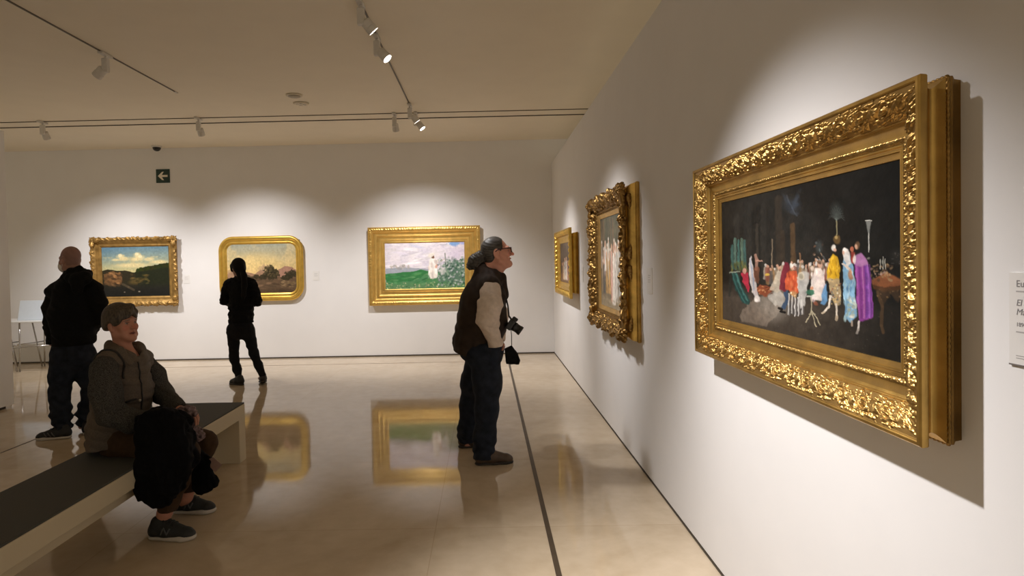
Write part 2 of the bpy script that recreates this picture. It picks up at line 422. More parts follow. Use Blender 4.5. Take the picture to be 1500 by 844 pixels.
def sweep(name, W, c, a, b, prof, m, parent, disp=None, step=None, r0=0., smooth=True, wob=None):
    """moulding swept round an opening 2a x 2b; prof = [(u outward, d from wall)].
    disp = (relief kind, seed, depth, band subdivisions): carve the band between the first and last profile points."""
    prof = [tuple(p) for p in prof]
    if disp:
        kind, seed, dep, nv = disp
        P = np.array(prof); seg = np.r_[0, np.cumsum(np.hypot(*np.diff(P, axis=0).T))]
        tt = np.linspace(0, seg[-1], nv); pu = np.interp(tt, seg, P[:, 0]); pd = np.interp(tt, seg, P[:, 1])
        vv = tt/seg[-1]; bw = seg[-1]
        gu = np.gradient(pu, tt); gd = np.gradient(pd, tt); nu, nd = gd, -gu
        if nd.mean() < 0: nu, nd = -nu, -nd
    else:
        pu = np.array([p[0] for p in prof]); pd = np.array([p[1] for p in prof]); bw = 1
    verts = []; faces = []
    def grid(X, Y, Z):
        n0 = sum(len(v) for v in verts); r_, k_ = X.shape
        verts.append(np.stack([X, Y, Z], -1).reshape(-1, 3))
        for i in range(r_-1):
            for j in range(k_-1):
                q = n0+i*k_+j; faces.append((q, q+1, q+k_+1, q+k_))
    if r0 <= 0:
        for side in range(4):
            half = (a, b, a, b)[side]; off = (b, a, b, a)[side]
            ns = max(2, int(2*half/(step or 1e9))+2)
            t = np.linspace(-1, 1, ns)[:, None]
            U = np.broadcast_to(pu[None, :], (ns, len(pu))).copy(); D = np.broadcast_to(pd[None, :], (ns, len(pu))).copy()
            S = t*(half+U)
            if disp:
                H, Lx = rel(kind, seed)
                hs = samp(H, Lx, np.abs(t*(half+pu.mean()))/bw+.15, np.broadcast_to(vv[None, :], S.shape))
                hs = hs*np.minimum(1, np.minimum(vv, 1-vv)*12)[None, :]*np.clip((1-np.abs(t))*half/.008, 0, 1)
                U = U+hs*dep*nu[None, :]; D = D+hs*dep*nd[None, :]
                S = t*(half+U)
            if wob is not None: U, D = wob(side, S, U, D, pu); S = t*(half+U)
            O = off+U
            X, Y = ((S, O), (O, -S), (-S, -O), (-O, S))[side]
            grid(X, Y, D)
    else:
        pts = []; nrm = []; st = step or .02
        for q, (cx, cy) in enumerate(((a-r0, b-r0), (-(a-r0), b-r0), (-(a-r0), -(b-r0)), (a-r0, -(b-r0)))):
            for k in range(15):
                w = q*math.pi/2+k/14*math.pi/2; pts.append((cx+r0*math.cos(w), cy+r0*math.sin(w))); nrm.append((math.cos(w), math.sin(w)))
            ncx, ncy = ((-(a-r0), b-r0), (-(a-r0), -(b-r0)), (a-r0, -(b-r0)), (a-r0, b-r0))[q]
            w = (q+1)*math.pi/2; n_ = (math.cos(w), math.sin(w))
            p0 = pts[-1]; p1 = (ncx+r0*n_[0], ncy+r0*n_[1]); L_ = math.hypot(p1[0]-p0[0], p1[1]-p0[1]); kk = max(1, int(L_/st))
            for k in range(1, kk): pts.append((p0[0]+(p1[0]-p0[0])*k/kk, p0[1]+(p1[1]-p0[1])*k/kk)); nrm.append(n_)
        pts = np.array(pts+pts[:1]); nrm = np.array(nrm+nrm[:1])
        U = np.broadcast_to(pu[None, :], (len(pts), len(pu))).copy(); D = np.broadcast_to(pd[None, :], U.shape).copy()
        if disp:
            H, Lx = rel(kind, seed); s = np.r_[0, np.cumsum(np.hypot(*np.diff(pts+nrm*pu.mean(), axis=0).T))]
            hs = samp(H, Lx, (s/bw)[:, None]+0*U, np.broadcast_to(vv[None, :], U.shape))*np.minimum(1, np.minimum(vv, 1-vv)*12)[None, :]
            U = U+hs*dep*nu; D = D+hs*dep*nd
        grid(pts[:, :1]+nrm[:, :1]*U, pts[:, 1:]+nrm[:, 1:]*U, D)
    o = mesh_obj(name, W.pt(c, np.concatenate(verts)), faces, m, parent, smooth)
    # make the faces look outwards
    bm = bmesh.new(); bm.from_mesh(o.data); bmesh.ops.remove_doubles(bm, verts=bm.verts, dist=1e-5); bmesh.ops.recalc_face_normals(bm, faces=bm.faces)
    bm.to_mesh(o.data); bm.free()
    if smooth and not disp: shade_auto(o, 32)
    return o
def arc(u0, d0, u1, d1, bulge, n=7):
    """profile arc between two points, bulging along its left normal."""
    L_ = math.hypot(u1-u0, d1-d0); nx, ny = -(d1-d0)/L_, (u1-u0)/L_
    return [(u0+(u1-u0)*k/n+nx*bulge*math.sin(math.pi*k/n), d0+(d1-d0)*k/n+ny*bulge*math.sin(math.pi*k/n)) for k in range(n+1)]
def rosette(R, h, petals=8, seed=0):
    """carved flower, local verts/faces facing +z."""
    nr, na = 9, petals*6; v = [(0, 0, 1.25*h)]; f = []
    for i in range(1, nr+1):
        q = i/nr
        for k in range(na):
            w = 2*math.pi*k/na; pet = .5+.5*math.cos(w*petals)
            rr = R*q*(.80+.20*pet*q)
            z = h*(.95*math.cos(q*1.35)**.8*(1-.42*min(1, q*1.6)*(1-pet)) if q < .92 else .02) + h*.30*math.sqrt(max(0, 1-(q/.34)**2))
            v.append((rr*math.cos(w), rr*math.sin(w), z))
    for k in range(na): f.append((0, 1+k, 1+(k+1) % na))
    for i in range(nr-1):
        for k in range(na): a = 1+i*na+k; b = 1+i*na+(k+1) % na; f.append((a, a+na, b+na, b))
    n0 = len(v); v += [(x*.9, y*.9, -h*.7) for x, y, z in v[1+(nr-1)*na:]]
    for k in range(na): a = 1+(nr-1)*na+k; b = 1+(nr-1)*na+(k+1) % na; f.append((a, n0+k, n0+(k+1) % na, b))
    f.append([n0+k for k in range(na)][::-1])
    return np.array(v, float), f
def leaf_scroll(L, w, h, curl=.9):
    """acanthus leaf, base at origin, tip along +x, lobed edge, arched and rolled over at the tip."""
    nu, nv = 16, 9; v = []; f = []
    for i in range(nu+1):
        t = i/nu; wid = w*(math.sin(math.pi*min(1, t*.78+.11))**.7)*(1-.30*abs(math.sin(t*math.pi*4.5)))
        x = L*t*(1-.25*curl*max(0, t-.6)); z = h*(math.sin(t*math.pi*.72)+.10)-(h*curl*.8*max(0, t-.72)*2)
        for j in range(nv):
            s = (j/(nv-1)-.5)*2
            v.append((x-abs(s)*L*.05, s*wid, z*(1-.55*s*s)+h*.12*math.cos(s*7)))
    for i in range(nu):
        for j in range(nv-1): a = i*nv+j; f.append((a, a+1, a+nv+1, a+nv))
    n0 = len(v); v += [(x, y*.92, min(z-.35*h, -.1*h)) for x, y, z in v]
    f += [tuple(n0+i for i in q[::-1]) for q in f]
    per = [j for j in range(nv)]+[i*nv+nv-1 for i in range(1, nu+1)]+[nu*nv+j for j in range(nv-2, -1, -1)]+[i*nv for i in range(nu-1, 0, -1)]
    f += [(per[k], n0+per[k], n0+per[(k+1) % len(per)], per[(k+1) % len(per)]) for k in range(len(per))]
    return np.array(v, float), f
def place_local(V, x, y, z, ang, s=1., tilt=0.):
    c, s_ = math.cos(ang), math.sin(ang)
    V = V*s
    if tilt: ct, st = math.cos(tilt), math.sin(tilt); V = np.stack([V[:, 0]*ct+V[:, 2]*st, V[:, 1], -V[:, 0]*st+V[:, 2]*ct], 1)
    return np.stack([V[:, 0]*c-V[:, 1]*s_+x, V[:, 0]*s_+V[:, 1]*c+y, V[:, 2]+z], 1)
# ================================================================ painted canvases
def noise2(shape, cells, r, octs=4):
    h, w = shape; out = np.zeros(shape); amp = 1; tot = 0
    for o in range(octs):
        cy, cx = max(1, int(cells[0]*2**o)), max(1, int(cells[1]*2**o)); g = r.random((cy+2, cx+2))
        y = np.linspace(0, cy, h, endpoint=False); x = np.linspace(0, cx, w, endpoint=False)
        y0 = y.astype(int); x0 = x.astype(int); fy = (y-y0)[:, None]; fx = (x-x0)[None, :]; fy = fy*fy*(3-2*fy); fx = fx*fx*(3-2*fx)
        A = g[y0][:, x0]; B = g[y0][:, x0+1]; C_ = g[y0+1][:, x0]; D = g[y0+1][:, x0+1]
        out += amp*((A*(1-fx)+B*fx)*(1-fy)+(C_*(1-fx)+D*fx)*fy); tot += amp; amp *= .55
    return out/tot
class Paint:
    """oil paint laid down in strokes; X, Y are the coordinates the strokes are given in."""
    def __init__(s, X, Y, seed=3):
        s.X, s.Y = X, Y; s.shape = X.shape; s.c = np.zeros(X.shape+(3,)); s.r = np.random.default_rng(seed)
        s.n1 = noise2(X.shape, (6, 9), s.r); s.n2 = noise2(X.shape, (30, 45), s.r, 3); s.n3 = noise2(X.shape, (3, 5), s.r, 5)
    def mix(s, mask, col):
        k = mask[..., None]; s.c = s.c*(1-k)+np.array(col, float)*k
    def fill(s, col): s.c[:] = col
    def vgrad(s, y0, y1, c0, c1, mask=1.):
        t = np.clip((s.Y-y0)/(y1-y0), 0, 1)[..., None]; k = (np.ones(s.shape)*mask)[..., None]
        s.c = s.c*(1-k)+(np.array(c0, float)*(1-t)+np.array(c1, float)*t)*k
    def el(s, x, y, rx, ry, col, ang=0., soft=.3, a=1., rag=.25):
        c, d = math.cos(ang), math.sin(ang); dx = s.X-x; dy = s.Y-y
        u = (dx*c+dy*d)/rx; v = (-dx*d+dy*c)/ry; q = np.sqrt(u*u+v*v)+(s.n2-.5)*rag*2
        s.mix(np.clip((1-q)/soft+.5, 0, 1)*a, col)
    def poly(s, P, col, a=1., rag=0.):
        X = s.X+(s.n2-.5)*rag; Y = s.Y+(s.n1-.5)*rag; ins = np.zeros(s.shape, bool); n = len(P)
        for i in range(n):
            (x0, y0), (x1, y1) = P[i], P[(i+1) % n]
            if y0 == y1: continue
            ins ^= ((Y < y0) != (Y < y1)) & (X < (x1-x0)*(Y-y0)/(y1-y0)+x0)
        k = ins.astype(float)
        for _ in range(2):
            q = np.pad(k, 1, mode='edge'); k = (q[1:-1, :-2]+q[1:-1, 2:]+q[:-2, 1:-1]+q[2:, 1:-1]+2*q[1:-1, 1:-1])/6
        s.mix(k*a, col)
    def line(s, P, w, col, a=1., w1=None):
        for i in range(len(P)-1):
            p, q = np.array(P[i], float), np.array(P[i+1], float); d = q-p; L2 = d@d+1e-9
            t = np.clip(((s.X-p[0])*d[0]+(s.Y-p[1])*d[1])/L2, 0, 1)
            dist = np.hypot(s.X-p[0]-t*d[0], s.Y-p[1]-t*d[1])
            s.mix(np.clip((w-dist)/(.5*w)+.5, 0, 1)*a, col)
    def dabs(s, n, x0, x1, y0, y1, rx, ry, cols, a=.8, ang=None, where=None):
        for k in range(n):
            x = x0+(x1-x0)*s.r.random(); y = y0+(y1-y0)*s.r.random()
            if where is not None and not where(x, y): continue
            col = np.array(cols[s.r.integers(len(cols))], float)*(.85+.3*s.r.random())
            s.el(x, y, rx*(.6+.8*s.r.random()), ry*(.6+.8*s.r.random()), col, (s.r.random()*3.14 if ang is None else ang+.5*(s.r.random()-.5)), .5, a*(.6+.4*s.r.random()), .2)
    def grain(s, k=.08): s.c *= (1+k*(s.n2-.5)*2+k*(s.r.random(s.shape)-.5)*.6)[..., None]
def to_lin(c):
    x = np.clip(c, 0, 255)/255.
    return np.where(x <= .04045, x/12.92, ((x+.055)/1.055)**2.4)
def canvas(W, c, x0, x1, y0, y1, d, P, parent, m, gain=1.):
    """oil canvas: a dense sheet carrying paint in relief (x0..x1, y0..y1 local, d from the wall)."""
    h, w = P.shape
    xs = np.linspace(x0, x1, w); ys = np.linspace(y1, y0, h)
    lum = P.c.mean(-1)/255
    Z = d+.0007*(P.n2-.5)+.0006*(lum-lum.mean())
    V = np.stack([np.broadcast_to(xs[None, :], (h, w)), np.broadcast_to(ys[:, None], (h, w)), Z], -1).reshape(-1, 3)
    i = np.arange(h*w).reshape(h, w)
    F = np.stack([i[:-1, :-1], i[1:, :-1], i[1:, 1:], i[:-1, 1:]], -1).reshape(-1, 4)
    return mesh_obj('canvas', W.pt(c, V), F.tolist(), m, parent, True, cols=(to_lin(P.c)*gain).reshape(-1, 3))
M_OIL = mat('oil_paint', (.3, .3, .3), rough=.5, spec=.10, attr=True)
M_BACK = mat('frame_back_wood', (.05, .035, .02), rough=.8, noise=.2, nscale=12)
# ================================================================ the six paintings
def picture(W, c, label, group=None): return thing('framed_painting', c, label, 'painting', group)
def backing(W, c, a, b, d0, d1, root, name='backing_board'):
    mb = MB(); mb.prism([(-a, -b), (a, -b), (a, b), (-a, b)], W.M, c, d0, d1); return mb.build(name, M_BACK, root)
# ---------------------------------------------------------------- 1. the big gala scene on the right wall
def gala_paint():
    w, h = 620, 274
    u = (np.arange(w)+.5)/w; v = (np.arange(h)+.5)/h
    Y = 2.785-1.195*u; px = 710.5+961/Y; f = (px-1058)/265
    X = np.broadcast_to(px[None, :], (h, w)); top = 295-65*f; bot = 478+52*f
    P = Paint(X, top[None, :]+(bot-top)[None, :]*v[:, None], 5)
    P.X = P.X+(P.n2-.5)*2.2+(P.n1-.5)*2.5; P.Y = P.Y+(noise2(P.shape, (34, 50), P.r, 3)-.5)*3.2
    P.fill((27, 25, 22)); P.mix(np.clip((P.n3-.45)*3, 0, .7), (44, 42, 38)); P.mix(np.clip((P.n1-.55)*3, 0, .5), (20, 22, 20))
    P.mix(np.clip((P.X-1200)/120, 0, 1)*.55, (17, 20, 20))
    P.vgrad(425, 520, (74, 64, 54), (60, 52, 44), np.clip((P.Y-424-(P.X-1190)*.06)/26, 0, 1)*np.clip((1330-P.X)/160, .25, 1)*.95)
    for x, y0, y1, wd, c in ((1077, 318, 420, 4, (52, 50, 45)), (1094, 300, 400, 5, (45, 44, 40)), (1116, 300, 402, 4, (50, 47, 42)), (1138, 290, 390, 5, (58, 48, 38)), (1158, 330, 385, 3.6, (104, 72, 40)), (1128, 352, 405, 1.2, (95, 80, 62)), (1143, 340, 392, 3, (60, 48, 36)), (1107, 330, 400, 2, (64, 56, 46))):
        P.line([(x, y0), (x, y1)], wd, c, .6)
    P.el(1156, 300, 11, 10, (52, 60, 70), .5, 1., .6, .6); P.el(1163, 294, 4, 13, (62, 72, 86), .35, .9, .6, .7); P.el(1149, 292, 2.5, 10, (58, 66, 78), -.5, .9, .5, .7); P.line([(1150, 286), (1157, 305), (1164, 316)], 1.1, (84, 92, 104), .4); P.el(1159, 312, 7, 3, (60, 68, 78), .2, .9, .5, .6)
    # lit ground
    P.poly([(1078, 470), (1100, 445), (1130, 428), (1150, 422), (1150, 440), (1140, 462), (1118, 484), (1085, 480)], (112, 99, 86), .8, 6)
    P.el(1128, 455, 22, 22, (150, 140, 126), -.5, .8, .55); P.el(1105, 470, 18, 12, (120, 104, 88), 0, .9, .5)
    P.poly([(1120, 440), (1134, 424), (1146, 434), (1142, 455), (1128, 450)], (172, 166, 154), .8, 4)
    P.poly([(1100, 429), (1110, 421), (1132, 424), (1118, 440)], (142, 66, 36), .9, 2); P.dabs(26, 1102, 1128, 423, 437, 1.6, .8, ((190, 120, 70), (96, 40, 26), (200, 150, 96)), .8, 0)
    # throne / green canopy on the far left
    for x, hgt, c in ((1070, 362, (56, 96, 88)), (1074, 352, (80, 112, 98)), (1079, 354, (58, 104, 96)), (1084, 352, (88, 116, 96)), (1088, 354, (60, 98, 92))): P.line([(x, hgt), (x+.6, 398)], 1.9, c, .85)
    P.dabs(30, 1068, 1092, 388, 402, 1.3, 4, ((96, 92, 40), (120, 104, 50), (70, 80, 44)), .7, 0)
    P.poly([(1068, 404), (1077, 403), (1084, 425), (1096, 446), (1094, 453), (1084, 450), (1074, 430)], (28, 66, 62), .95, 1.5)
    P.line([(1076, 406), (1082, 428), (1092, 447)], 1.1, (70, 120, 112), .7); P.line([(1070, 405), (1078, 432), (1088, 450)], .9, (50, 98, 92), .7)
    P.line([(1067, 404), (1080, 402)], 1.2, (150, 160, 140), .7); P.line([(1068, 408), (1066, 440)], 1.5, (36, 40, 36), .7)
    P.poly([(1083, 404), (1093, 403), (1095, 434), (1090, 428), (1085, 418)], (176, 36, 58), .95, 1); P.el(1087, 401, 3, 3.4, (212, 150, 130), 0, .5, .9)
    P.poly([(1095, 382), (1098, 378), (1101, 400), (1107, 440), (1110, 447), (1104, 448), (1098, 430), (1094, 405)], (196, 186, 182), .9, 1.5); P.el(1105, 443, 4, 5, (216, 206, 196), 0, .5, .9)
    P.line([(1097, 384), (1101, 430)], .8, (120, 140, 170), .6); P.line([(1105, 398), (1106, 384), (1104, 376)], 2.2, (152, 110, 92), .9); P.line([(1106, 385), (1113, 384)], 1, (190, 140, 118), .9); P.poly([(1101, 395), (1109, 393), (1108, 420), (1101, 416)], (124, 72, 50), .7, 2)
    # crowd in the middle
    cr = np.random.default_rng(4)
    for k in range(64):
        x = 1118+100*cr.random(); y = 391-4*cr.random()-(x-1118)*.10+10*cr.random()
        c = ((150, 130, 106), (120, 96, 78), (176, 160, 140), (128, 70, 54), (96, 90, 84), (150, 110, 66))[cr.integers(6)]
        P.line([(x, y+4), (x+cr.normal()*.8, y+20)], 2.0+cr.random(), c, .75); P.el(x, y, 1.7, 2.4, (190, 140, 112) if cr.random() < .6 else (200, 192, 182), 0, .5, .9)
    P.line([(1168, 372), (1168, 392)], 1.2, (160, 110, 70), .7); P.line([(1128, 352), (1128, 396)], .6, (140, 120, 96), .7)
    P.poly([(1122, 428), (1130, 412), (1136, 398), (1142, 400), (1142, 425), (1134, 432)], (190, 176, 152), .85, 2.5); P.el(1137, 395, 2, 3, (196, 150, 120), 0, .5, .9)
    P.poly([(1137, 426), (1140, 405), (1146, 386), (1152, 386), (1152, 420), (1146, 430)], (118, 32, 46), .95, 2); P.el(1120, 406, 3, 1.8, (214, 176, 60), 0, .5, .9)
    P.poly([(1145, 426), (1148, 404), (1152, 398), (1162, 398), (1166, 412), (1166, 432), (1158, 436), (1152, 428)], (206, 84, 44), .97, 1.5)
    P.dabs(14, 1148, 1164, 402, 430, 1.2, 4, ((232, 120, 70), (176, 60, 34)), .7, 0); P.el(1156, 391, 3, 4, (226, 214, 200), 0, .5, .95); P.el(1157, 395, 2.2, 2.6, (208, 150, 120), 0, .5, .9)
    P.poly([(1144, 430), (1151, 428), (1151, 446), (1146, 458), (1140, 456), (1146, 442)], (54, 76, 104), .95, 1); P.line([(1142, 458), (1138, 456)], 1.8, (20, 18, 18), .95); P.line([(1146, 462), (1140, 461)], 1.6, (20, 18, 18), .95)
    P.el(1158, 436, 6, 7, (188, 140, 84), 0, .5, .85); P.dabs(12, 1152, 1164, 430, 444, 1.4, 1.2, ((220, 170, 100), (150, 96, 60), (230, 210, 180)), .9)
    for k in range(14): x = 1152+1.5*k; P.line([(x, 440-abs(k-7)), (x-1.5+.2*k, 462+4*cr.random())], .8, ((206, 202, 196), (110, 106, 104), (60, 56, 56))[k % 3], .85)
    P.poly([(1163, 408), (1172, 398), (1180, 400), (1180, 416), (1174, 450), (1168, 456), (1166, 430)], (190, 186, 178), .85, 2.5); P.el(1169, 406, 4.5, 6, (212, 200, 172), 0, .4, .85); P.el(1169, 406, 3, 4.4, (150, 140, 116), 0, .4, .7)
    P.poly([(1182, 430), (1186, 406), (1190, 394), (1198, 392), (1203, 404), (1205, 426), (1198, 442), (1186, 440)], (224, 208, 196), .95, 2.2); P.el(1197, 388, 3, 4, (206, 160, 134), 0, .5, .95); P.el(1196.5, 384.5, 3.4, 2.6, (86, 64, 48), 0, .5, .9)
    P.dabs(26, 1184, 1204, 398, 440, 2, 4, ((240, 228, 214), (196, 170, 166), (214, 190, 190)), .7, 0); P.el(1186, 394, 2.6, 3.6, (214, 190, 170), 0, .5, .9)
    P.poly([(1200, 424), (1206, 414), (1208, 440), (1203, 448), (1197, 446)], (88, 140, 186), .9, 1.5)
    P.el(1196, 362, 5, 9, (74, 84, 84), 0, .8, .5); P.dabs(16, 1188, 1204, 355, 392, 1.4, 2.4, ((150, 100, 70), (110, 118, 120), (176, 140, 110), (80, 60, 48)), .7)
    P.el(1183, 430, 6, 4.4, (46, 104, 76), 0, .4, .9); P.el(1185, 424, 2.6, 3, (190, 120, 80), 0, .5, .9); P.line([(1178, 436), (1191, 436)], 1.1, (190, 190, 176), .9); P.el(1190, 446, 3, 3, (150, 80, 54), 0, .6, .8)
    for pts in (((1184, 438), (1184, 460)), ((1184, 456), (1179, 470), (1176, 474)), ((1184, 456), (1188, 474), (1191, 480)), ((1184, 456), (1192, 468), (1196, 478)), ((1180, 462), (1190, 462))): P.line(pts, .8, (176, 164, 132), .85)
    # man in yellow
    P.poly([(1207, 398), (1211, 380), (1216, 372), (1222, 376), (1226, 392), (1224, 410), (1216, 414), (1208, 410)], (212, 160, 20), .98, 1); P.dabs(18, 1208, 1225, 376, 410, 1.1, 4, ((240, 194, 54), (168, 118, 14), (228, 176, 40)), .7, 0)
    P.poly([(1208, 408), (1224, 408), (1228, 430), (1227, 446), (1218, 448), (1212, 430)], (176, 150, 106), .95, 1.5); P.dabs(40, 1210, 1227, 410, 446, 1.3, 1.1, ((214, 178, 110), (128, 74, 50), (220, 208, 180), (88, 92, 92)), .9)
    P.el(1217, 363, 3.6, 5, (222, 214, 200), 0, .45, .97); P.el(1219, 366, 2.4, 3.2, (206, 156, 126), 0, .5, .9)
    P.line([(1212, 434), (1209, 450), (1202, 458)], 1.6, (222, 208, 188), .95); P.line([(1220, 446), (1220, 466)], 1.5, (216, 200, 178), .95); P.line([(1203, 458), (1200, 460)], 1.6, (190, 170, 140), .9); P.line([(1220, 464), (1219, 469)], 2, (176, 154, 124), .9)
    # lady in pale blue
    P.poly([(1229, 398), (1230, 380), (1234, 370), (1240, 374), (1246, 392), (1247, 420), (1249, 462), (1240, 472), (1233, 468), (1232, 440)], (120, 168, 200), .97, 1.4)
    P.dabs(36, 1231, 1248, 384, 468, 1.4, 5, ((164, 206, 226), (84, 130, 170), (206, 220, 222), (150, 176, 170)), .75, 0); P.dabs(24, 1234, 1249, 436, 466, 2.2, 2.4, ((190, 196, 172), (150, 166, 150), (208, 206, 190)), .8)
    P.el(1233, 366, 3.4, 4.6, (228, 218, 208), 0, .45, .97); P.poly([(1230, 366), (1238, 364), (1242, 386), (1236, 390), (1231, 380)], (226, 216, 206), .9, 1); P.el(1231, 369, 2, 3, (206, 156, 130), 0, .5, .9); P.line([(1230, 386), (1238, 392), (1243, 398)], 1.6, (222, 200, 180), .9); P.line([(1242, 470), (1242, 477)], 1.3, (160, 140, 120), .9)
    P.el(1243, 364, 2.6, 4, (190, 100, 70), 0, .5, .95); P.poly([(1240, 368), (1247, 368), (1248, 386), (1243, 386)], (170, 60, 48), .9, 1); P.el(1241, 401, 3.4, 7, (170, 110, 72), 0, .5, .85)
    # figure in the purple cloak
    P.poly([(1248, 402), (1247, 384), (1252, 373), (1258, 370), (1266, 384), (1270, 410), (1273, 440), (1274, 462), (1266, 467), (1252, 470), (1249, 440)], (138, 56, 142), .98, 1)
    P.poly([(1262, 376), (1268, 390), (1272, 430), (1273, 462), (1262, 466)], (122, 62, 156), .8, 2)
    for x, c in ((1252, (176, 92, 160)), (1256, (112, 40, 116)), (1260, (188, 110, 172)), (1264, (100, 44, 130)), (1268, (160, 92, 180)), (1271, (104, 48, 120))): P.line([(x-2, 386), (x, 464)], 1.0, c, .7)
    P.poly([(1246, 386), (1248, 374), (1256, 368), (1265, 378), (1268, 386), (1256, 390)], (168, 110, 158), .9, 1.4); P.el(1251, 358, 3.6, 5, (110, 80, 54), 0, .45, .95); P.el(1249, 360, 2.2, 3.4, (212, 160, 128), 0, .5, .92); P.el(1247, 379, 2.4, 7, (222, 212, 200), 0, .5, .85)
    P.line([(1252, 470), (1251, 482)], 1.6, (206, 196, 184), .95); P.line([(1251, 482), (1249, 487)], 2, (150, 140, 130), .9)
    # palm in an urn, glass vase, side table
    P.el(1221, 350, 5, 6, (112, 84, 44), 0, .5, .9); P.el(1220, 347, 2, 2.2, (190, 160, 96), 0, .6, .8); P.line([(1221, 344), (1221, 322)], .9, (150, 140, 100), .85)
    for k in range(15):
        a = -math.pi/2+(k-7)*.17; L_ = 18-abs(k-7)*.7; P.line([(1221, 322), (1221+L_*.6*math.cos(a), 320+L_*.7*math.sin(a)), (1221+L_*math.cos(a), 319+L_*math.sin(a)+abs(k-7)*1.0)], .42, (112, 122, 114), .38)
    P.el(1221, 308, 8, 11, (84, 96, 92), 0, .9, .35)
    P.poly([(1263, 322), (1272, 321), (1268.5, 340), (1268, 366), (1266.6, 366), (1266.6, 340)], (150, 152, 146), .75); P.line([(1267.5, 340), (1267.5, 368)], .5, (220, 216, 204), .9); P.line([(1263, 322), (1272, 321)], .6, (222, 220, 210), .9); P.el(1267.5, 377, 2.5, 1.6, (120, 116, 106), 0, .5, .8)
    P.poly([(1270, 408), (1294, 396), (1320, 409), (1320, 415), (1290, 419), (1272, 416)], (136, 78, 44), .97, .8); P.poly([(1272, 416), (1290, 419), (1320, 415), (1320, 421), (1290, 426), (1274, 421)], (92, 56, 30), .9, .8)
    P.poly([(1276, 422), (1320, 422), (1310, 440), (1298, 428), (1288, 444), (1280, 430)], (72, 52, 34), .7, 2); P.line([(1280, 426), (1286, 446), (1284, 474), (1287, 484)], 2.2, (84, 62, 40), .8); P.dabs(26, 1276, 1318, 422, 438, 1.4, 1, ((120, 92, 56), (60, 44, 30)), .7)
    P.dabs(44, 1270, 1300, 386, 410, 2, 1.7, ((150, 118, 80), (110, 88, 62), (176, 140, 96), (92, 64, 44), (160, 128, 110)), .85)
    for x in (1288, 1291, 1284): P.line([(x, 374+abs(x-1288)), (x, 392)], .6, (190, 186, 170), .85)
    P.el(1288, 382, 3, 3.6, (120, 120, 110), 0, .7, .6); P.el(1308, 374, 9, 10, (54, 52, 48), 0, .9, .5); P.dabs(12, 1300, 1317, 364, 384, 1.4, .6, ((104, 100, 92), (80, 78, 72)), .6)
    P.dabs(70, 1085, 1300, 455, 520, .7, .5, ((150, 140, 120), (110, 100, 84), (92, 84, 70)), .6)
    g = P.c.mean(-1, keepdims=True); P.c = (g+(P.c-g)*.86)*(.93+.14*P.n2)[..., None]
    P.grain(.12)
    return P
def gala():
    c = V3(WX, 2.1875, 1.5055); a, b = .5975, .2625; U = .167
    t = picture(WR, c, 'large gilt-framed dark gala scene with purple-cloaked figure on right wall', None)
    backing(WR, c, a+.13, b+.13, 0, .022, t)
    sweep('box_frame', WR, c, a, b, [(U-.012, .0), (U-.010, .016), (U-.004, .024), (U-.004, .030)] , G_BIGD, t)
    # twisted rope bead
    mb = MB(); d0, u0 = .034, U-.005
    for (p, q) in (((-(a+u0), -(b+u0)), (a+u0, -(b+u0))), ((a+u0, -(b+u0)), (a+u0, b+u0)), ((a+u0, b+u0), (-(a+u0), b+u0)), ((-(a+u0), b+u0), (-(a+u0), -(b+u0)))):
        L_ = math.hypot(q[0]-p[0], q[1]-p[1]); n = int(L_/.0035); pts = []; rs = []
        for k in range(n+1):
            s = k/n; pts.append(WR.pt(c, (p[0]+(q[0]-p[0])*s, p[1]+(q[1]-p[1])*s, d0))); rs.append(.0042*(1+.26*math.sin(k*1.57)))
        mb.tube(pts, rs, 8)
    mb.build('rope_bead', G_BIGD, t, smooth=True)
    sweep('side_cove', WR, c, a, b, [(U-.006, .038), (U-.012, .042)]+arc(U-.012, .042, U-.016, .078, .013, 9)+[(U-.008, .080), (U-.002, .083), (U, .087), (U+.001, .101), (U-.003, .105), (U-.010, .1055), (U-.013, .1025)], G_BIG, t)
    sweep('carved_band', WR, c, a, b, [(U-.013, .100)]+arc(U-.013, .099, U-.080, .066, -.006, 8), G_BIGO, t, disp=('rinceau', 3, .0145, 44), step=.0018)
    sweep('plain_cove', WR, c, a, b, [(U-.080, .066), (U-.083, .068), (U-.086, .066)]+arc(U-.087, .062, U-.114, .051, .003, 5)+[(U-.117, .052)], G_BIG, t)
    sweep('bead_band', WR, c, a, b, [(U-.117, .051), (U-.124, .051), (U-.133, .048)], G_BIGO, t, disp=('beads', 4, .0062, 9), step=.0021)
    sweep('inner_moulding', WR, c, a, b, [(U-.133, .047), (U-.135, .050), (U-.139, .050), (U-.141, .046), (U-.144, .045), (U-.146, .0475), (U-.150, .0470), (U-.152, .042), (U-.155, .0415), (.012, .0405), (.003, .037), (0, .036), (-.001, .031)], G_BIG, t)
    canvas(WR, c, -a, a, -b, b, .0325, gala_paint(), t, M_OIL, .80)
gala()
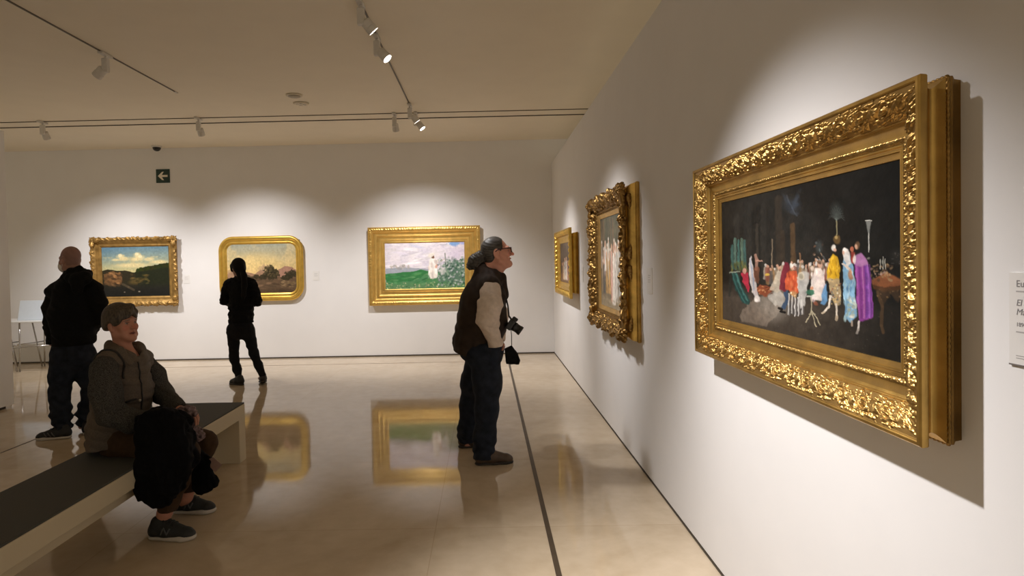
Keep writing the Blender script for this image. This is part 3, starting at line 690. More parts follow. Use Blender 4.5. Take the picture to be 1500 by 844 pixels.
# ---------------------------------------------------------------- 2. ornate frame further along the right wall
def ladies_paint():
    w, h = 230, 180
    X, Y = np.meshgrid((np.arange(w)+.5)/w*100, (np.arange(h)+.5)/h*100); P = Paint(X, Y, 9)
    P.fill((92, 88, 74)); P.mix(np.clip((P.n3-.4)*2.4, 0, .8), (112, 108, 88)); P.vgrad(60, 100, (92, 84, 70), (150, 136, 112), np.clip((Y-62)/20, 0, 1))
    P.mix(np.clip((P.n1-.5)*3, 0, .6)*(Y < 60), (66, 72, 66))
    for x in range(6, 100, 9): P.line([(x, 4), (x+2, 60)], 2.2, (104+x % 4*10, 100+x % 3*10, 80), .45)
    r = np.random.default_rng(2)
    for k in range(34):
        x = 5+90*r.random(); y = 28+26*r.random(); c = ((206, 196, 182), (176, 160, 146), (196, 150, 136), (120, 110, 98), (214, 208, 196), (150, 128, 104))[k % 6]
        P.line([(x, y), (x+r.normal()*3, y+16+16*r.random())], 2.3+1.4*r.random(), c, .8); P.el(x, y-3, 1.9, 3, (196, 158, 132), 0, .5, .85); P.el(x, y-5, 2.2, 2, (222, 214, 202), 0, .5, .8)
    for x, y0, y1, wd, c in ((14, 52, 86, 4, (92, 92, 92)), (26, 46, 84, 5, (176, 140, 92)), (36, 48, 84, 5, (190, 150, 100)), (46, 38, 92, 6, (204, 160, 144)), (53, 40, 96, 6, (222, 214, 202)), (62, 40, 92, 5, (206, 200, 192)), (74, 36, 88, 6, (170, 166, 160)), (86, 36, 86, 6, (196, 180, 160)), (20, 34, 60, 4, (214, 206, 196))):
        P.poly([(x-wd*.4, y0), (x+wd*.4, y0), (x+wd, y1), (x-wd, y1)], c, .9, 3)
        P.dabs(14, x-wd*.7, x+wd*.7, y0, y1, 1, 5, (tuple(min(255, q*1.12) for q in c), tuple(q*.8 for q in c)), .6, 0); P.el(x, y0-4, 2.2, 4, (206, 164, 138), 0, .5, .9)
    P.dabs(30, 5, 95, 88, 99, 5, 1.6, ((140, 126, 104), (116, 104, 86), (164, 150, 126)), .5, 0)
    P.grain(.12); return P
def ladies():
    c = V3(WX, 5.085, 1.495); a, b = .525, .385; U = .175
    t = picture(WR, c, 'ornate pierced gilt frame with group of ladies in white, middle of right wall')
    backing(WR, c, a+.12, b+.12, 0, .03, t)
    r = np.random.default_rng(12)
    ph = r.random(8)*6
    def wob(side, S, U_, D, pu):
        k = np.clip((pu-.04)/.10, 0, 1)[None, :]
        e = .010*np.sin(S*23+ph[side])+.007*np.sin(S*51+ph[side+4])
        return U_+e*k, D+.5*e*k
    sweep('frame_side', WR, c, a, b, [(U+.010, 0), (U+.014, .008), (U+.014, .022), (U+.006, .028)]+arc(U+.004, .032, U-.03, .085, -.010, 8)+[(U-.024, .095)], G_BIGD if False else gold('gilt_side_worn', (.58, .37, .10), .40, noise=.38, nscale=11), t)
    sweep('carved_border', WR, c, a, b, [(U-.022, .090), (U-.006, .112), (U-.012, .128)]+arc(U-.018, .130, .062, .078, -.012, 8), G_MID, t, disp=('rough', 5, .022, 30), step=.0055, wob=wob)
    sweep('bead_band', WR, c, a, b, [(.062, .078), (.052, .078), (.038, .066)], G_MID, t, disp=('beads', 4, .006, 8), step=.005)
    sweep('inner_slip', WR, c, a, b, [(.038, .064), (.034, .068), (.028, .066), (.010, .055), (.002, .053), (0, .047)], G_MIDL, t)
    # carved flowers, shells and leaves standing off the border
    RV, RF = rosette(1, .55, 7); LV, LF = leaf_scroll(1, .30, .30)
    def put(name, V, F, x, y, z, ang, s, tilt=0.):
        return mesh_obj(name, WR.pt(c, place_local(V, x, y, z, ang, s, tilt)), F, G_MID, t)
    A, B = a+U-.045, b+U-.045
    for sx in (-1, 1):
        for sy in (-1, 1):
            put('corner_flower', RV, RF, sx*A, sy*B, .128, .3, .050)
            base = math.atan2(sy, sx)
            for da in (-1.15, -.55, 0, .55, 1.15): put('corner_leaf', LV, LF, sx*(A-.005), sy*(B-.005), .118, base+da, .078, .25)
            for q in (-1, 1): put('corner_leaf', LV, LF, sx*(A-.03), sy*(B-.03), .118, base+math.pi+q*.8, .095, .1)
    def run(n, horiz):
        for k in range(1, n):
            s = -1+2*k/n; big = (k % 2 == 0)
            for sg in (-1, 1):
                x, y = (s*A, sg*(B+.006)) if horiz else (sg*(A+.006), s*B)
                out = (math.pi/2*sg) if horiz else (0 if sg > 0 else math.pi)
                put('rosette', RV, RF, x, y, .126, r.random(), .043 if big else .031)
                for da in (-.9, .9): put('leaf', LV, LF, x, y, .116, out+da, .058 if big else .042, .3)
                for da in (-.5, .5): put('leaf', LV, LF, x, y, .114, out+math.pi+da, .06, .1)
    run(6, True); run(5, False)
    # scroll leaves on the near flank of the frame
    for k in range(4):
        y = -B*.75+k*B*.5
        for sg in (-1, 1):
            put('side_leaf', LV, LF, sg*(a+U-.020), y, .062, math.pi/2 if k % 2 else -math.pi/2, .13, 0)
    canvas(WR, c, -a, a, -b, b, .048, ladies_paint(), t, M_OIL, 1.0)
ladies()
# ---------------------------------------------------------------- 3. small far frame on the right wall
def dim_paint():
    w, h = 130, 70
    X, Y = np.meshgrid((np.arange(w)+.5)/w*100, (np.arange(h)+.5)/h*100); P = Paint(X, Y, 19)
    P.fill((88, 76, 66)); P.vgrad(0, 60, (104, 92, 80), (74, 60, 50), .8); P.mix(np.clip((P.n3-.45)*2, 0, .6), (64, 54, 46)); P.vgrad(70, 100, (110, 84, 62), (120, 96, 74), np.clip((Y-72)/10, 0, 1))
    for x, y0, c in ((26, 56, (206, 180, 150)), (38, 46, (226, 214, 200)), (50, 44, (232, 224, 214)), (60, 52, (196, 150, 130)), (74, 50, (150, 120, 96)), (84, 54, (120, 80, 60)), (16, 58, (130, 96, 74))):
        P.poly([(x-2, y0), (x+2, y0), (x+5, 92), (x-5, 92)], c, .9, 4); P.el(x, y0-4, 2.4, 5, (206, 160, 132), 0, .5, .9)
    P.grain(.1); return P
def salon():
    c = V3(WX, 7.975, 1.48); a, b = .60, .26; U = .16
    t = picture(WR, c, 'small gilt frame with gadrooned edge and pale figure, nearest the room corner')
    backing(WR, c, a+.03, b+.03, 0, .03, t)
    sweep('box_frame', WR, c, a, b, [(U-.055, 0), (U-.052, .012), (U-.058, .020)]+arc(U-.060, .022, U-.070, .070, -.006, 5)+[(U-.062, .076), (U-.02, .080), (U-.004, .082)], gold('gilt_yellow_side', (.60, .37, .07), .42), t)
    sweep('outer_lip', WR, c, a, b, [(U-.004, .082), (U, .086), (U, .112), (U-.006, .116), (U-.012, .114)], G_SML, t)
    sweep('gadroon_band', WR, c, a, b, [(U-.012, .112)]+arc(U-.013, .111, U-.072, .082, -.010, 7), G_SML, t, disp=('gadroon', 1, .016, 16), step=.007)
    sweep('inner_moulding', WR, c, a, b, [(U-.072, .080), (U-.078, .084), (U-.086, .080), (U-.10, .070), (U-.108, .072), (U-.116, .066), (.016, .060), (.004, .056), (0, .050)], G_SML, t)
    canvas(WR, c, -a, a, -b, b, .051, dim_paint(), t, M_OIL, 1.)
salon()
# ---------------------------------------------------------------- 4. cloudy landscape on the back wall
def grid_paint(px, py, w, h, seed):
    X, Y = np.meshgrid(px[0]+(np.arange(w)+.5)/w*(px[1]-px[0]), py[0]+(np.arange(h)+.5)/h*(py[1]-py[0])); return Paint(X, Y, seed)
def land_paint():
    P = grid_paint((147.5, 247.5), (364.5, 433), 380, 262, 21)
    P.vgrad(364, 402, (104, 138, 158), (214, 200, 138)); P.mix(np.clip(1-(P.X-147)/60, 0, 1)*np.clip((392-P.Y)/25, 0, 1)*.4, (78, 122, 152)); P.mix(np.clip((P.n1-.5)*3, 0, .5)*(P.Y > 378), (222, 204, 148))
    for x, y, rx, ry in ((176, 378, 6, 3.4), (180, 381, 8, 2.6), (201, 376.5, 5, 4), (204, 380, 8, 3.6), (198, 382, 6, 2.4), (218, 382, 8, 2.6), (168, 382, 6, 1.8), (232, 386, 12, 2.6), (192, 390, 24, 3)): P.el(x, y, rx, ry, (232, 214, 160), 0, .7, .85, .5)
    for x, y in ((200, 374.5), (175, 376), (205, 378)): P.el(x, y, 2.8, 2, (246, 232, 186), 0, .6, .9)
    P.poly([(147, 397), (156, 395), (170, 397), (184, 397), (196, 400), (205, 397), (214, 392), (226, 391), (236, 389), (248, 388), (248, 434), (147, 434)], (52, 48, 34), 1, 2)
    P.poly([(196, 400), (212, 392), (248, 388), (248, 434), (205, 434)], (38, 42, 28), .9, 3)
    r = np.random.default_rng(3)
    for k in range(40): x = 200+48*r.random(); P.el(x, 396-(x-200)*.14+2*r.random(), 2, 2.6, (40+20*r.random(), 46+16*r.random(), 26), 0, .5, .9)
    P.poly([(150, 402), (160, 398), (172, 400), (178, 408), (176, 416), (160, 419), (150, 416)], (134, 96, 62), .8, 3); P.dabs(40, 150, 178, 399, 418, 3, 1.4, ((156, 112, 70), (92, 68, 46), (176, 130, 84), (70, 54, 38)), .7, .3)
    P.el(198, 412, 11, 4, (110, 90, 50), -.2, .7, .7); P.dabs(30, 190, 220, 402, 418, 3, 1.2, ((96, 88, 48), (120, 98, 54), (52, 52, 34)), .6, 0)
    P.vgrad(412, 434, (44, 42, 36), (34, 34, 32), np.clip((P.Y-414)/8, 0, 1)*.92); P.line([(178, 416), (186, 420), (194, 424)], 1.6, (112, 96, 74), .5); P.el(202, 426.5, 1.4, .9, (160, 150, 134), 0, .6, .9); P.el(180, 427, 1.2, .8, (140, 128, 112), 0, .6, .9)
    P.grain(.10); return P
def landscape():
    c = V3(-5.703, WY-.001, 1.471); a, b = .547, .402; U = .160
    t = picture(WB, c, 'ochre carved frame with cloudy landscape, partly behind the hooded man')
    backing(WB, c, a+.12, b+.12, 0, .018, t)
    sweep('frame_side', WB, c, a, b, [(U-.03, 0), (U-.026, .03), (U-.016, .060), (U-.006, .080)], G_P1, t)
    r = np.random.default_rng(5); ph = r.random(8)*6
    def wob(side, S, U_, D, pu):
        k = np.clip((pu-.08)/.07, 0, 1)[None, :]; e = .010*np.sin(S*40+ph[side])+.004*np.sin(S*90+ph[side+4])
        return U_+e*k, D
    sweep('carved_border', WB, c, a, b, [(U-.008, .078), (U-.002, .086), (U-.010, .094)]+arc(U-.014, .095, .072, .070, -.006, 6), G_P1, t, disp=('leaf', 6, .012, 16), step=.007, wob=wob)
    sweep('inner_moulding', WB, c, a, b, [(.072, .068)]+arc(.070, .068, .030, .048, .006, 6)+[(.026, .050), (.020, .046), (.004, .036), (0, .028)], G_P1, t)
    RV, RF = rosette(1, .5, 6); LV, LF = leaf_scroll(1, .34, .28)
    for sx in (-1, 1):
        for sy in (-1, 1):
            x, y = sx*(a+U-.045), sy*(b+U-.045); base = math.atan2(sy, sx)
            mb = MB()
            mb.add(WB.pt(c, place_local(RV, x, y, .094, .2, .036)), RF)
            for da in (-1.3, -.65, 0, .65, 1.3): mb.add(WB.pt(c, place_local(LV, x, y, .088, base+da, .075 if abs(da) > 1 else .062, .2)), LF)
            for q in (-1, 1): mb.add(WB.pt(c, place_local(LV, x, y, .088, base+math.pi+q*.8, .14, .05)), LF)
            mb.build('corner_ornament', G_P1, t, smooth=True)
    for x, y, an in ((0, b+U-.03, math.pi/2), (0, -b-U+.03, -math.pi/2), (a+U-.03, 0, 0), (-a-U+.03, 0, math.pi)):
        mb = MB(); mb.add(WB.pt(c, place_local(RV, x, y, .088, 0, .024)), RF)
        for da in (-1.2, -.5, .5, 1.2): mb.add(WB.pt(c, place_local(LV, x, y, .082, an+da, .05, .2)), LF)
        mb.build('centre_ornament', G_P1, t, smooth=True)
    canvas(WB, c, -a, a, -b, b, .029, land_paint(), t, M_OIL, .95)
landscape()
# ---------------------------------------------------------------- 5. round-cornered frame on the back wall
def dusk_paint():
    P = grid_paint((331, 433), (357, 427.5), 380, 262, 31)
    P.vgrad(357, 400, (156, 158, 142), (222, 190, 124)); P.mix(np.clip((P.n1-.5)*2.5, 0, .4), (226, 198, 140)); P.el(375, 384, 30, 12, (232, 202, 132), 0, .9, .5)
    P.poly([(331, 400), (340, 393), (350, 396), (372, 400), (380, 394), (392, 398), (404, 396), (416, 389), (426, 391), (433, 396), (433, 428), (331, 428)], (150, 118, 96), .9, 3)
    P.poly([(404, 398), (416, 389), (426, 391), (433, 395), (433, 406), (404, 408)], (164, 124, 106), .8, 2); P.el(386, 392, 8, 5, (172, 140, 118), 0, .8, .6, .6); P.el(340, 398, 9, 5, (160, 128, 104), 0, .8, .6, .6)
    P.poly([(331, 406), (350, 402), (368, 404), (390, 402), (410, 406), (433, 404), (433, 428), (331, 428)], (92, 74, 56), .9, 3)
    P.dabs(70, 331, 433, 402, 427, 5, 1.4, ((76, 62, 46), (112, 90, 68), (64, 56, 42), (130, 104, 80)), .6, 0)
    for x, y, rx, ry in ((395, 395, 8, 6), (390, 400, 6, 5), (401, 401, 7, 6), (396, 404, 9, 5), (384, 405, 6, 4), (423, 402, 7, 5), (429, 400, 5, 5), (418, 405, 7, 4), (374, 404, 5, 3)): P.el(x, y, rx, ry, (58, 52, 36), 0, .4, .9, .7)
    P.dabs(50, 386, 406, 392, 408, 1.6, 1.2, ((80, 72, 48), (46, 42, 30), (94, 80, 54)), .7); P.dabs(40, 410, 433, 410, 420, 2, .9, ((150, 126, 92), (110, 92, 64)), .7, 0); P.vgrad(418, 428, (92, 74, 56), (62, 50, 38), np.clip((P.Y-416)/8, 0, 1)*.6)
    P.grain(.10); return P
def dusk():
    c = V3(-3.6385, WY-.002, 1.478); a, b = .5625, .399; U = .132
    t = picture(WB, c, 'gold frame with rounded corners and dusky landscape behind the standing woman')
    backing(WB, c, a+.06, b+.06, 0, .02, t)
    sweep('outer_moulding', WB, c, a, b, [(U-.02, 0), (U-.012, .03), (U-.004, .045)]+arc(U-.003, .046, U-.05, .066, -.012, 7)+[(U-.052, .060), (U-.056, .060)], G_P2, t, r0=.11, step=.05)
    sweep('middle_cove', WB, c, a, b, [(U-.056, .060)]+arc(U-.058, .061, U-.096, .044, .007, 6)+[(U-.098, .047)], G_P2, t, r0=.11, step=.05)
    sweep('bead_band', WB, c, a, b, [(U-.098, .046), (U-.104, .047), (U-.112, .043)], G_P2, t, disp=('beads', 4, .004, 7), r0=.11, step=.006)
    sweep('inner_slip', WB, c, a, b, [(U-.112, .042), (.012, .038), (.002, .032), (0, .026)], G_P2, t, r0=.11, step=.05)
    # spandrels close the rounded sight edge over the square canvas
    canvas(WB, c, -a, a, -b, b, .026, dusk_paint(), t, M_OIL, 1.0)
dusk()
# ---------------------------------------------------------------- 6. meadow with a lady in white on the back wall
def meadow_paint():
    P = grid_paint((563, 679.5), (355.5, 423.5), 420, 246, 41)
    P.fill((222, 214, 222)); P.mix(np.clip((P.n1-.45)*3, 0, .7), (204, 198, 212)); P.mix(np.clip((P.n3-.5)*3, 0, .6), (236, 230, 232)); P.dabs(60, 563, 680, 356, 392, 9, 1.6, ((232, 226, 228), (206, 200, 214), (240, 236, 236)), .5, -.1)
    P.el(664, 358, 8, 3.5, (118, 160, 216), .1, .6, .85, .6); P.el(677, 357, 4, 2.4, (150, 160, 220), 0, .6, .7); P.el(610, 361, 10, 2, (196, 196, 218), .2, .8, .6)
    P.poly([(563, 394), (580, 391), (600, 392), (624, 395), (640, 397), (640, 406), (563, 402)], (150, 158, 168), .85, 2.5); P.dabs(16, 570, 600, 389, 394, 2.4, 1.6, ((176, 170, 166), (200, 190, 182), (140, 142, 148)), .8)
    P.poly([(563, 401), (590, 399), (615, 396), (640, 400), (680, 400), (680, 424), (563, 424)], (74, 130, 84), .96, 3)
    P.poly([(563, 402), (592, 399), (616, 396), (626, 400), (610, 410), (580, 414), (563, 412)], (52, 118, 66), .8, 3)
    P.dabs(120, 563, 680, 400, 423, 4, 1.1, ((66, 132, 78), (98, 152, 100), (48, 104, 62), (122, 160, 116), (86, 140, 84)), .65, -.15)
    P.vgrad(412, 424, (96, 134, 92), (120, 140, 104), np.clip((P.Y-412)/8, 0, 1)*.5); P.dabs(80, 563, 680, 414, 424, 1.3, .8, ((176, 176, 140), (140, 158, 112), (200, 190, 150), (70, 112, 70)), .8)
    # flowering bush on the right
    for x, y, rx, ry in ((664, 392, 13, 11), (654, 400, 12, 9), (672, 398, 10, 14), (648, 408, 12, 7), (668, 410, 13, 8)): P.el(x, y, rx, ry, (92, 120, 104), 0, .5, .85, .8)
    P.el(668, 372, 12, 9, (214, 200, 222), 0, .9, .6, .7); P.line([(652, 392), (651, 372)], .8, (120, 126, 116), .8)
    P.dabs(170, 640, 680, 378, 420, 1.8, 1.3, ((70, 104, 84), (120, 150, 126), (150, 170, 150), (56, 84, 70), (176, 184, 178), (196, 190, 200)), .8)
    # lady in white with a parasol
    P.el(634, 376, 8, 9, (240, 232, 228), 0, .8, .5); P.poly([(627, 386), (630, 377), (635, 377), (638, 388), (640, 402), (638, 409), (629, 409), (626, 400)], (240, 232, 224), .97, 1.5); P.el(633, 376, 2.2, 2.8, (96, 80, 66), 0, .5, .9); P.el(631, 374, 4.5, 3.0, (236, 228, 216), -.4, .5, .9); P.el(634, 377.5, 1.5, 1.8, (120, 84, 66), 0, .5, .9)
    P.dabs(16, 627, 640, 380, 408, 1.3, 4, ((250, 244, 238), (214, 206, 206), (226, 208, 196)), .7, 0); P.el(638, 391, 1.6, 3, (216, 160, 136), .4, .6, .8); P.el(647, 398, 5, 5, (232, 226, 222), 0, .8, .6, .6); P.line([(642, 386), (650, 380)], .7, (200, 186, 176), .7)
    P.grain(.06); return P
def meadow():
    c = V3(-.978, WY-.001, 1.470); a, b = .645, .371; U = .261
    t = picture(WB, c, 'wide bright gold frame with white-dressed lady in a green meadow')
    backing(WB, c, a+.20, b+.20, 0, .018, t)
    sweep('frame_side', WB, c, a, b, [(U-.02, 0), (U-.012, .02), (U-.006, .06), (U, .076), (U, .092), (U-.006, .096), (U-.014, .096), (U-.016, .092)], G_P3, t)
    sweep('outer_carved_band', WB, c, a, b, [(U-.016, .090)]+arc(U-.018, .090, U-.070, .078, -.008, 6), G_P3, t, disp=('leaf', 6, .008, 14), step=.007)
    sweep('outer_cove', WB, c, a, b, [(U-.070, .078), (U-.074, .083), (U-.084, .082), (U-.088, .074)]+arc(U-.09, .072, U-.128, .056, .006, 6)+[(U-.130, .062), (U-.142, .064), (U-.148, .056)], G_P3, t)
    sweep('inner_cove', WB, c, a, b, [(U-.148, .055)]+arc(U-.150, .056, U-.205, .040, .009, 7)+[(U-.208, .044), (U-.216, .044), (U-.220, .038)], G_P3, t)
    sweep('inner_slip', WB, c, a, b, [(U-.220, .038), (.030, .038), (.020, .042), (.010, .040), (.002, .034), (0, .028)], G_P3, t)
    canvas(WB, c, -a, a, -b, b, .029, meadow_paint(), t, M_OIL, 1.05)
meadow()
# ================================================================ wall labels
M_LAB = mat('label_card', (.76, .745, .72), rough=.5, noise=.01, nscale=8)
M_INK = mat('label_ink', (.26, .25, .255), rough=.7, noise=.05)
M_INKL = mat('label_ink_faint', (.42, .40, .39), rough=.7, noise=.05)
M_EDGE_SHADE = mat('label_edge_shade', (.16, .14, .13), rough=.6, noise=.05)
def wall_label(W, c, w, h, label, lines, texts=None, th=.004):
    t = thing('wall_label', c, label, 'label', 'museum wall labels')
    M = W.M
    MB().prism([(-w/2, -h/2), (w/2, -h/2), (w/2, h/2), (-w/2, h/2)], M, c, 0, th).build('card', M_LAB, t)
    mb = MB()
    for y, x0, x1, hh in lines: mb.prism([(x0, y), (x1, y), (x1, y+hh), (x0, y+hh)], M, c, th, th+.0003)
    mb.build('small_print', M_INKL, t)
    if texts is not None:
        MB().prism([(-w/2, -h/2-.003), (w/2, -h/2-.003), (w/2, -h/2), (-w/2, -h/2)], M, c, 0, th+.001).build('lower_edge_shade', M_EDGE_SHADE, t)  # dark strip colours in the shadow of the card's thickness along its bottom
        for s, x, y, size, shear in texts:
            cu = bpy.data.curves.new('print', 'FONT'); cu.body = s; cu.size = size; cu.shear = shear; cu.extrude = .0002
            fo = bpy.data.objects.new('print', cu); COL.objects.link(fo); me = bpy.data.meshes.new_from_object(fo.evaluated_get(bpy.context.evaluated_depsgraph_get())); bpy.data.objects.remove(fo)
            me.materials.clear(); me.materials.append(M_INK); o = bpy.data.objects.new('print', me); COL.objects.link(o); o.parent = t
            R = Matrix([[M[i][j] for j in range(3)] for i in range(3)]).to_4x4()
            R.translation = Vector((W.M@V3(x, y, th+.0004)).tolist())
            o.matrix_local = R
ml = [(.035, -.03, .03, .003), (.022, -.03, .015, .003), (.008, -.03, .032, .002), (-.002, -.03, .024, .002), (-.012, -.03, .028, .002)]
wall_label(WB, V3(-4.885, WY, 1.330), .105, .140, 'small white wall label beside the cloudy landscape frame', ml)
wall_label(WB, V3(-2.762, WY, 1.342), .105, .150, 'small white wall label right of the round-cornered frame', ml)
wall_label(WR, V3(WX, 6.975, 1.350), .125, .17, 'narrow white wall label between the small and the pierced right-wall frames', ml)
wall_label(WR, V3(WX, 4.133, 1.372), .13, .172, 'white wall label just right of the pierced ornate frame', ml)
wall_label(WR, V3(WX, 1.195, 1.387), .21, .19, 'large white printed wall label cut by the right photo edge',
           [(.055, -.088, .0, .003), (-.029, -.088, .03, .003), (-.078, -.088, .02, .002), (-.083, -.088, .04, .002)], [('Eugenio', -.088, .066, .020, 0), ('El mago', -.088, .027, .019, .2), ('Magician', -.088, .008, .019, .2), ('1894', -.088, -.016, .012, 0)])
# ================================================================ soft solids: blended tapered limbs meshed as ONE surface
class Solid:
    def __init__(s): s.p = []; s.cuts = []; s.warps = []
    def cone(s, a, b, r1, r2, k=.03, flat=None, op=1):
        s.p.append(('c', op, k, np.asarray(a, float), np.asarray(b, float), r1, r2, flat)); return s
    def chain(s, pts, rs, k=.03, flat=None):
        for i in range(len(pts)-1): s.cone(pts[i], pts[i+1], rs[i], rs[i+1], k, flat)
        return s
    def ell(s, c, ax, r, k=.03, op=1):
        s.p.append(('e', op, k, np.asarray(c, float), np.asarray(ax, float), np.asarray(r, float))); return s
    def slab(s, poly, y, t, k=.02, op=1, rnd=.012):
        """cloth sheet: outline in (x, z), standing around depth y."""
        s.p.append(('s', op, k, np.asarray(poly, float), y, t, rnd)); return s
    def cut(s, p, n): s.cuts.append((np.asarray(p, float), unit(n))); return s
    def warp(s, fn): s.warps.append(fn); return s
    def bounds(s):
        lo = np.full(3, 1e9); hi = -lo
        for p in s.p:
            if p[1] < 0: continue
            l, h = s.box(p); lo = np.minimum(lo, l); hi = np.maximum(hi, h)
        return lo, hi
    @staticmethod
    def box(p):
        if p[0] == 'c':
            r = max(p[5], p[6])*(1. if not p[7] else max(1., 1/p[7][1])); return np.minimum(p[3], p[4])-r, np.maximum(p[3], p[4])+r
        if p[0] == 'e':
            e = np.sqrt(((p[4]*p[5][None, :])**2).sum(1)); return p[3]-e, p[3]+e
        q = p[3]; return V3(q[:, 0].min(), p[4]-p[5], q[:, 1].min())-p[6], V3(q[:, 0].max(), p[4]+p[5], q[:, 1].max())+p[6]
    def field(s, vox):
        lo, hi = s.bounds(); lo = lo-4*vox-.02; n = np.ceil((hi+4*vox+.02-lo)/vox).astype(int)+1
        F = np.full(n, .2, np.float32)
        ax = [(lo[i]+vox*np.arange(n[i])).astype(np.float32) for i in range(3)]
        for p in s.p:
            k = p[2]; l, h = s.box(p); mg = k+3*vox+.01
            i0 = np.clip(np.floor((l-mg-lo)/vox).astype(int), 0, n); i1 = np.clip(np.ceil((h+mg-lo)/vox).astype(int)+1, 0, n)
            if (i1 <= i0).any(): continue
            sl = tuple(slice(i0[i], i1[i]) for i in range(3))
            X = ax[0][sl[0]][:, None, None]; Y = ax[1][sl[1]][None, :, None]; Z = ax[2][sl[2]][None, None, :]
            if p[0] == 'c':
                a, b, r1, r2, flat = p[3:]; ab = b-a; L2 = ab@ab+1e-12
                x, y, z = X-a[0], Y-a[1], Z-a[2]
                t = np.clip((x*ab[0]+y*ab[1]+z*ab[2])/L2, 0, 1)
                x, y, z = x-t*ab[0], y-t*ab[1], z-t*ab[2]
                if flat:
                    nn, sc = unit(flat[0]), flat[1]; c = (x*nn[0]+y*nn[1]+z*nn[2])*(sc-1); x, y, z = x+c*nn[0], y+c*nn[1], z+c*nn[2]
                d = np.sqrt(x*x+y*y+z*z)-(r1+(r2-r1)*t)
                if flat and flat[1] > 1: d = d/flat[1]**.6
            elif p[0] == 'e':
                c, A, r = p[3:]; x, y, z = X-c[0], Y-c[1], Z-c[2]
                q = [(x*A[0, j]+y*A[1, j]+z*A[2, j]) for j in range(3)]
                k0 = np.sqrt(sum((q[j]/r[j])**2 for j in range(3))); k1 = np.sqrt(sum((q[j]/r[j]**2)**2 for j in range(3)))+1e-6
                d = k0*(k0-1)/k1
            else:
                P, y0, t, rnd = p[3:]; x = X[:, 0, 0][:, None]+0*Z[0, 0][None, :]; z = 0*x+Z[0, 0][None, :]
                d2 = np.full(x.shape, 1e9); ins = np.zeros(x.shape, bool); m = len(P)
                for i in range(m):
                    e = P[(i+1) % m]-P[i]; wx, wz = x-P[i][0], z-P[i][1]; tt = np.clip((wx*e[0]+wz*e[1])/(e@e), 0, 1)
                    d2 = np.minimum(d2, (wx-e[0]*tt)**2+(wz-e[1]*tt)**2)
                    if e[1] != 0: ins ^= ((P[i][1] > z) != (P[(i+1) % m][1] > z)) & (x < e[0]*(z-P[i][1])/e[1]+P[i][0])
                dd = np.sqrt(d2)*np.where(ins, -1, 1)+rnd
                w = np.abs(Y-y0)-t+rnd
                d = np.minimum(np.maximum(dd[:, None, :], w), 0)+np.sqrt(np.maximum(dd[:, None, :], 0)**2+np.maximum(w, 0)**2)-rnd
            A_ = F[sl]; d = d.astype(np.float32)
            if p[1] > 0:
                hh = np.clip(.5+.5*(A_-d)/k, 0, 1); F[sl] = A_*(1-hh)+d*hh-k*hh*(1-hh)
            else:
                d = -d; hh = np.clip(.5-.5*(A_-d)/k, 0, 1); F[sl] = A_*(1-hh)+d*hh+k*hh*(1-hh)
        if s.warps:
            idx = np.nonzero(np.abs(F) < .05); P = np.stack([ax[i][idx[i]] for i in range(3)], 1).astype(float); add = 0
            for fn in s.warps: add = add+fn(P)
            F[idx] += add
        for p, nn in s.cuts:
            F = np.maximum(F, ((ax[0]-p[0])*nn[0])[:, None, None]+((ax[1]-p[1])*nn[1])[None, :, None]+((ax[2]-p[2])*nn[2])[None, None, :])
        return F, lo
    def mesh(s, vox=.006):
        F, lo = s.field(vox)
        return surface(F, lo, vox)
CO = np.array([(i, j, k) for i in (0, 1) for j in (0, 1) for k in (0, 1)])
def surface(F, lo, vox):
    I = F < 0; n = np.array(F.shape)
    cnt = sum(I[c[0]:n[0]-1+c[0], c[1]:n[1]-1+c[1], c[2]:n[2]-1+c[2]].astype(np.int8) for c in CO)
    act = np.argwhere((cnt > 0) & (cnt < 8))
    val = np.stack([F[tuple((act+c).T)] for c in CO], 1)
    pos = np.zeros((len(act), 3)); num = np.zeros(len(act))
    for i in range(8):
        for j in range(i+1, 8):
            if np.abs(CO[i]-CO[j]).sum() != 1: continue
            a, b = val[:, i], val[:, j]; cr = (a < 0) != (b < 0); t = np.where(cr, a/(np.where(cr, a-b, 1)), 0)
            pos += np.where(cr[:, None], CO[i]+t[:, None]*(CO[j]-CO[i]), 0); num += cr
    V = lo+(act+pos/num[:, None])*vox
    ID = np.full(n, -1, np.int32); ID[tuple(act.T)] = np.arange(len(act))
    faces = []
    for ax in range(3):
        sl0 = [slice(1, -1)]*3; sl1 = [slice(1, -1)]*3; sl0[ax] = slice(0, n[ax]-1); sl1[ax] = slice(1, n[ax])
        A, B = I[tuple(sl0)], I[tuple(sl1)]
        e = np.argwhere(A != B); off = np.array([1, 1, 1]); off[ax] = 0; e = e+off
        u, v = [(1, 2), (2, 0), (0, 1)][ax]; du = np.zeros(3, int); dv = np.zeros(3, int); du[u] = 1; dv[v] = 1
        q = np.stack([ID[tuple((e-du-dv).T)], ID[tuple((e-dv).T)], ID[tuple(e.T)], ID[tuple((e-du).T)]], 1)
        flip = ~I[tuple(e.T)]
        q[flip] = q[flip][:, ::-1]; faces.append(q[(q >= 0).all(1)])
    return V, np.concatenate(faces)
def keep_big(V, F, frac=.05):
    """drop stray islands."""
    lab = np.arange(len(V))
    for it in range(200):
        m = lab[F].min(1); new = lab.copy(); np.minimum.at(new, F.ravel(), np.repeat(m, 4)); new = new[new]
        if (new == lab).all(): break
        lab = new
    u, c = np.unique(lab, return_counts=True); ok = np.isin(lab, u[c >= frac*c.max()])
    mp = np.cumsum(ok)-1; F = F[ok[F].all(1)]
    return V[ok], mp[F]
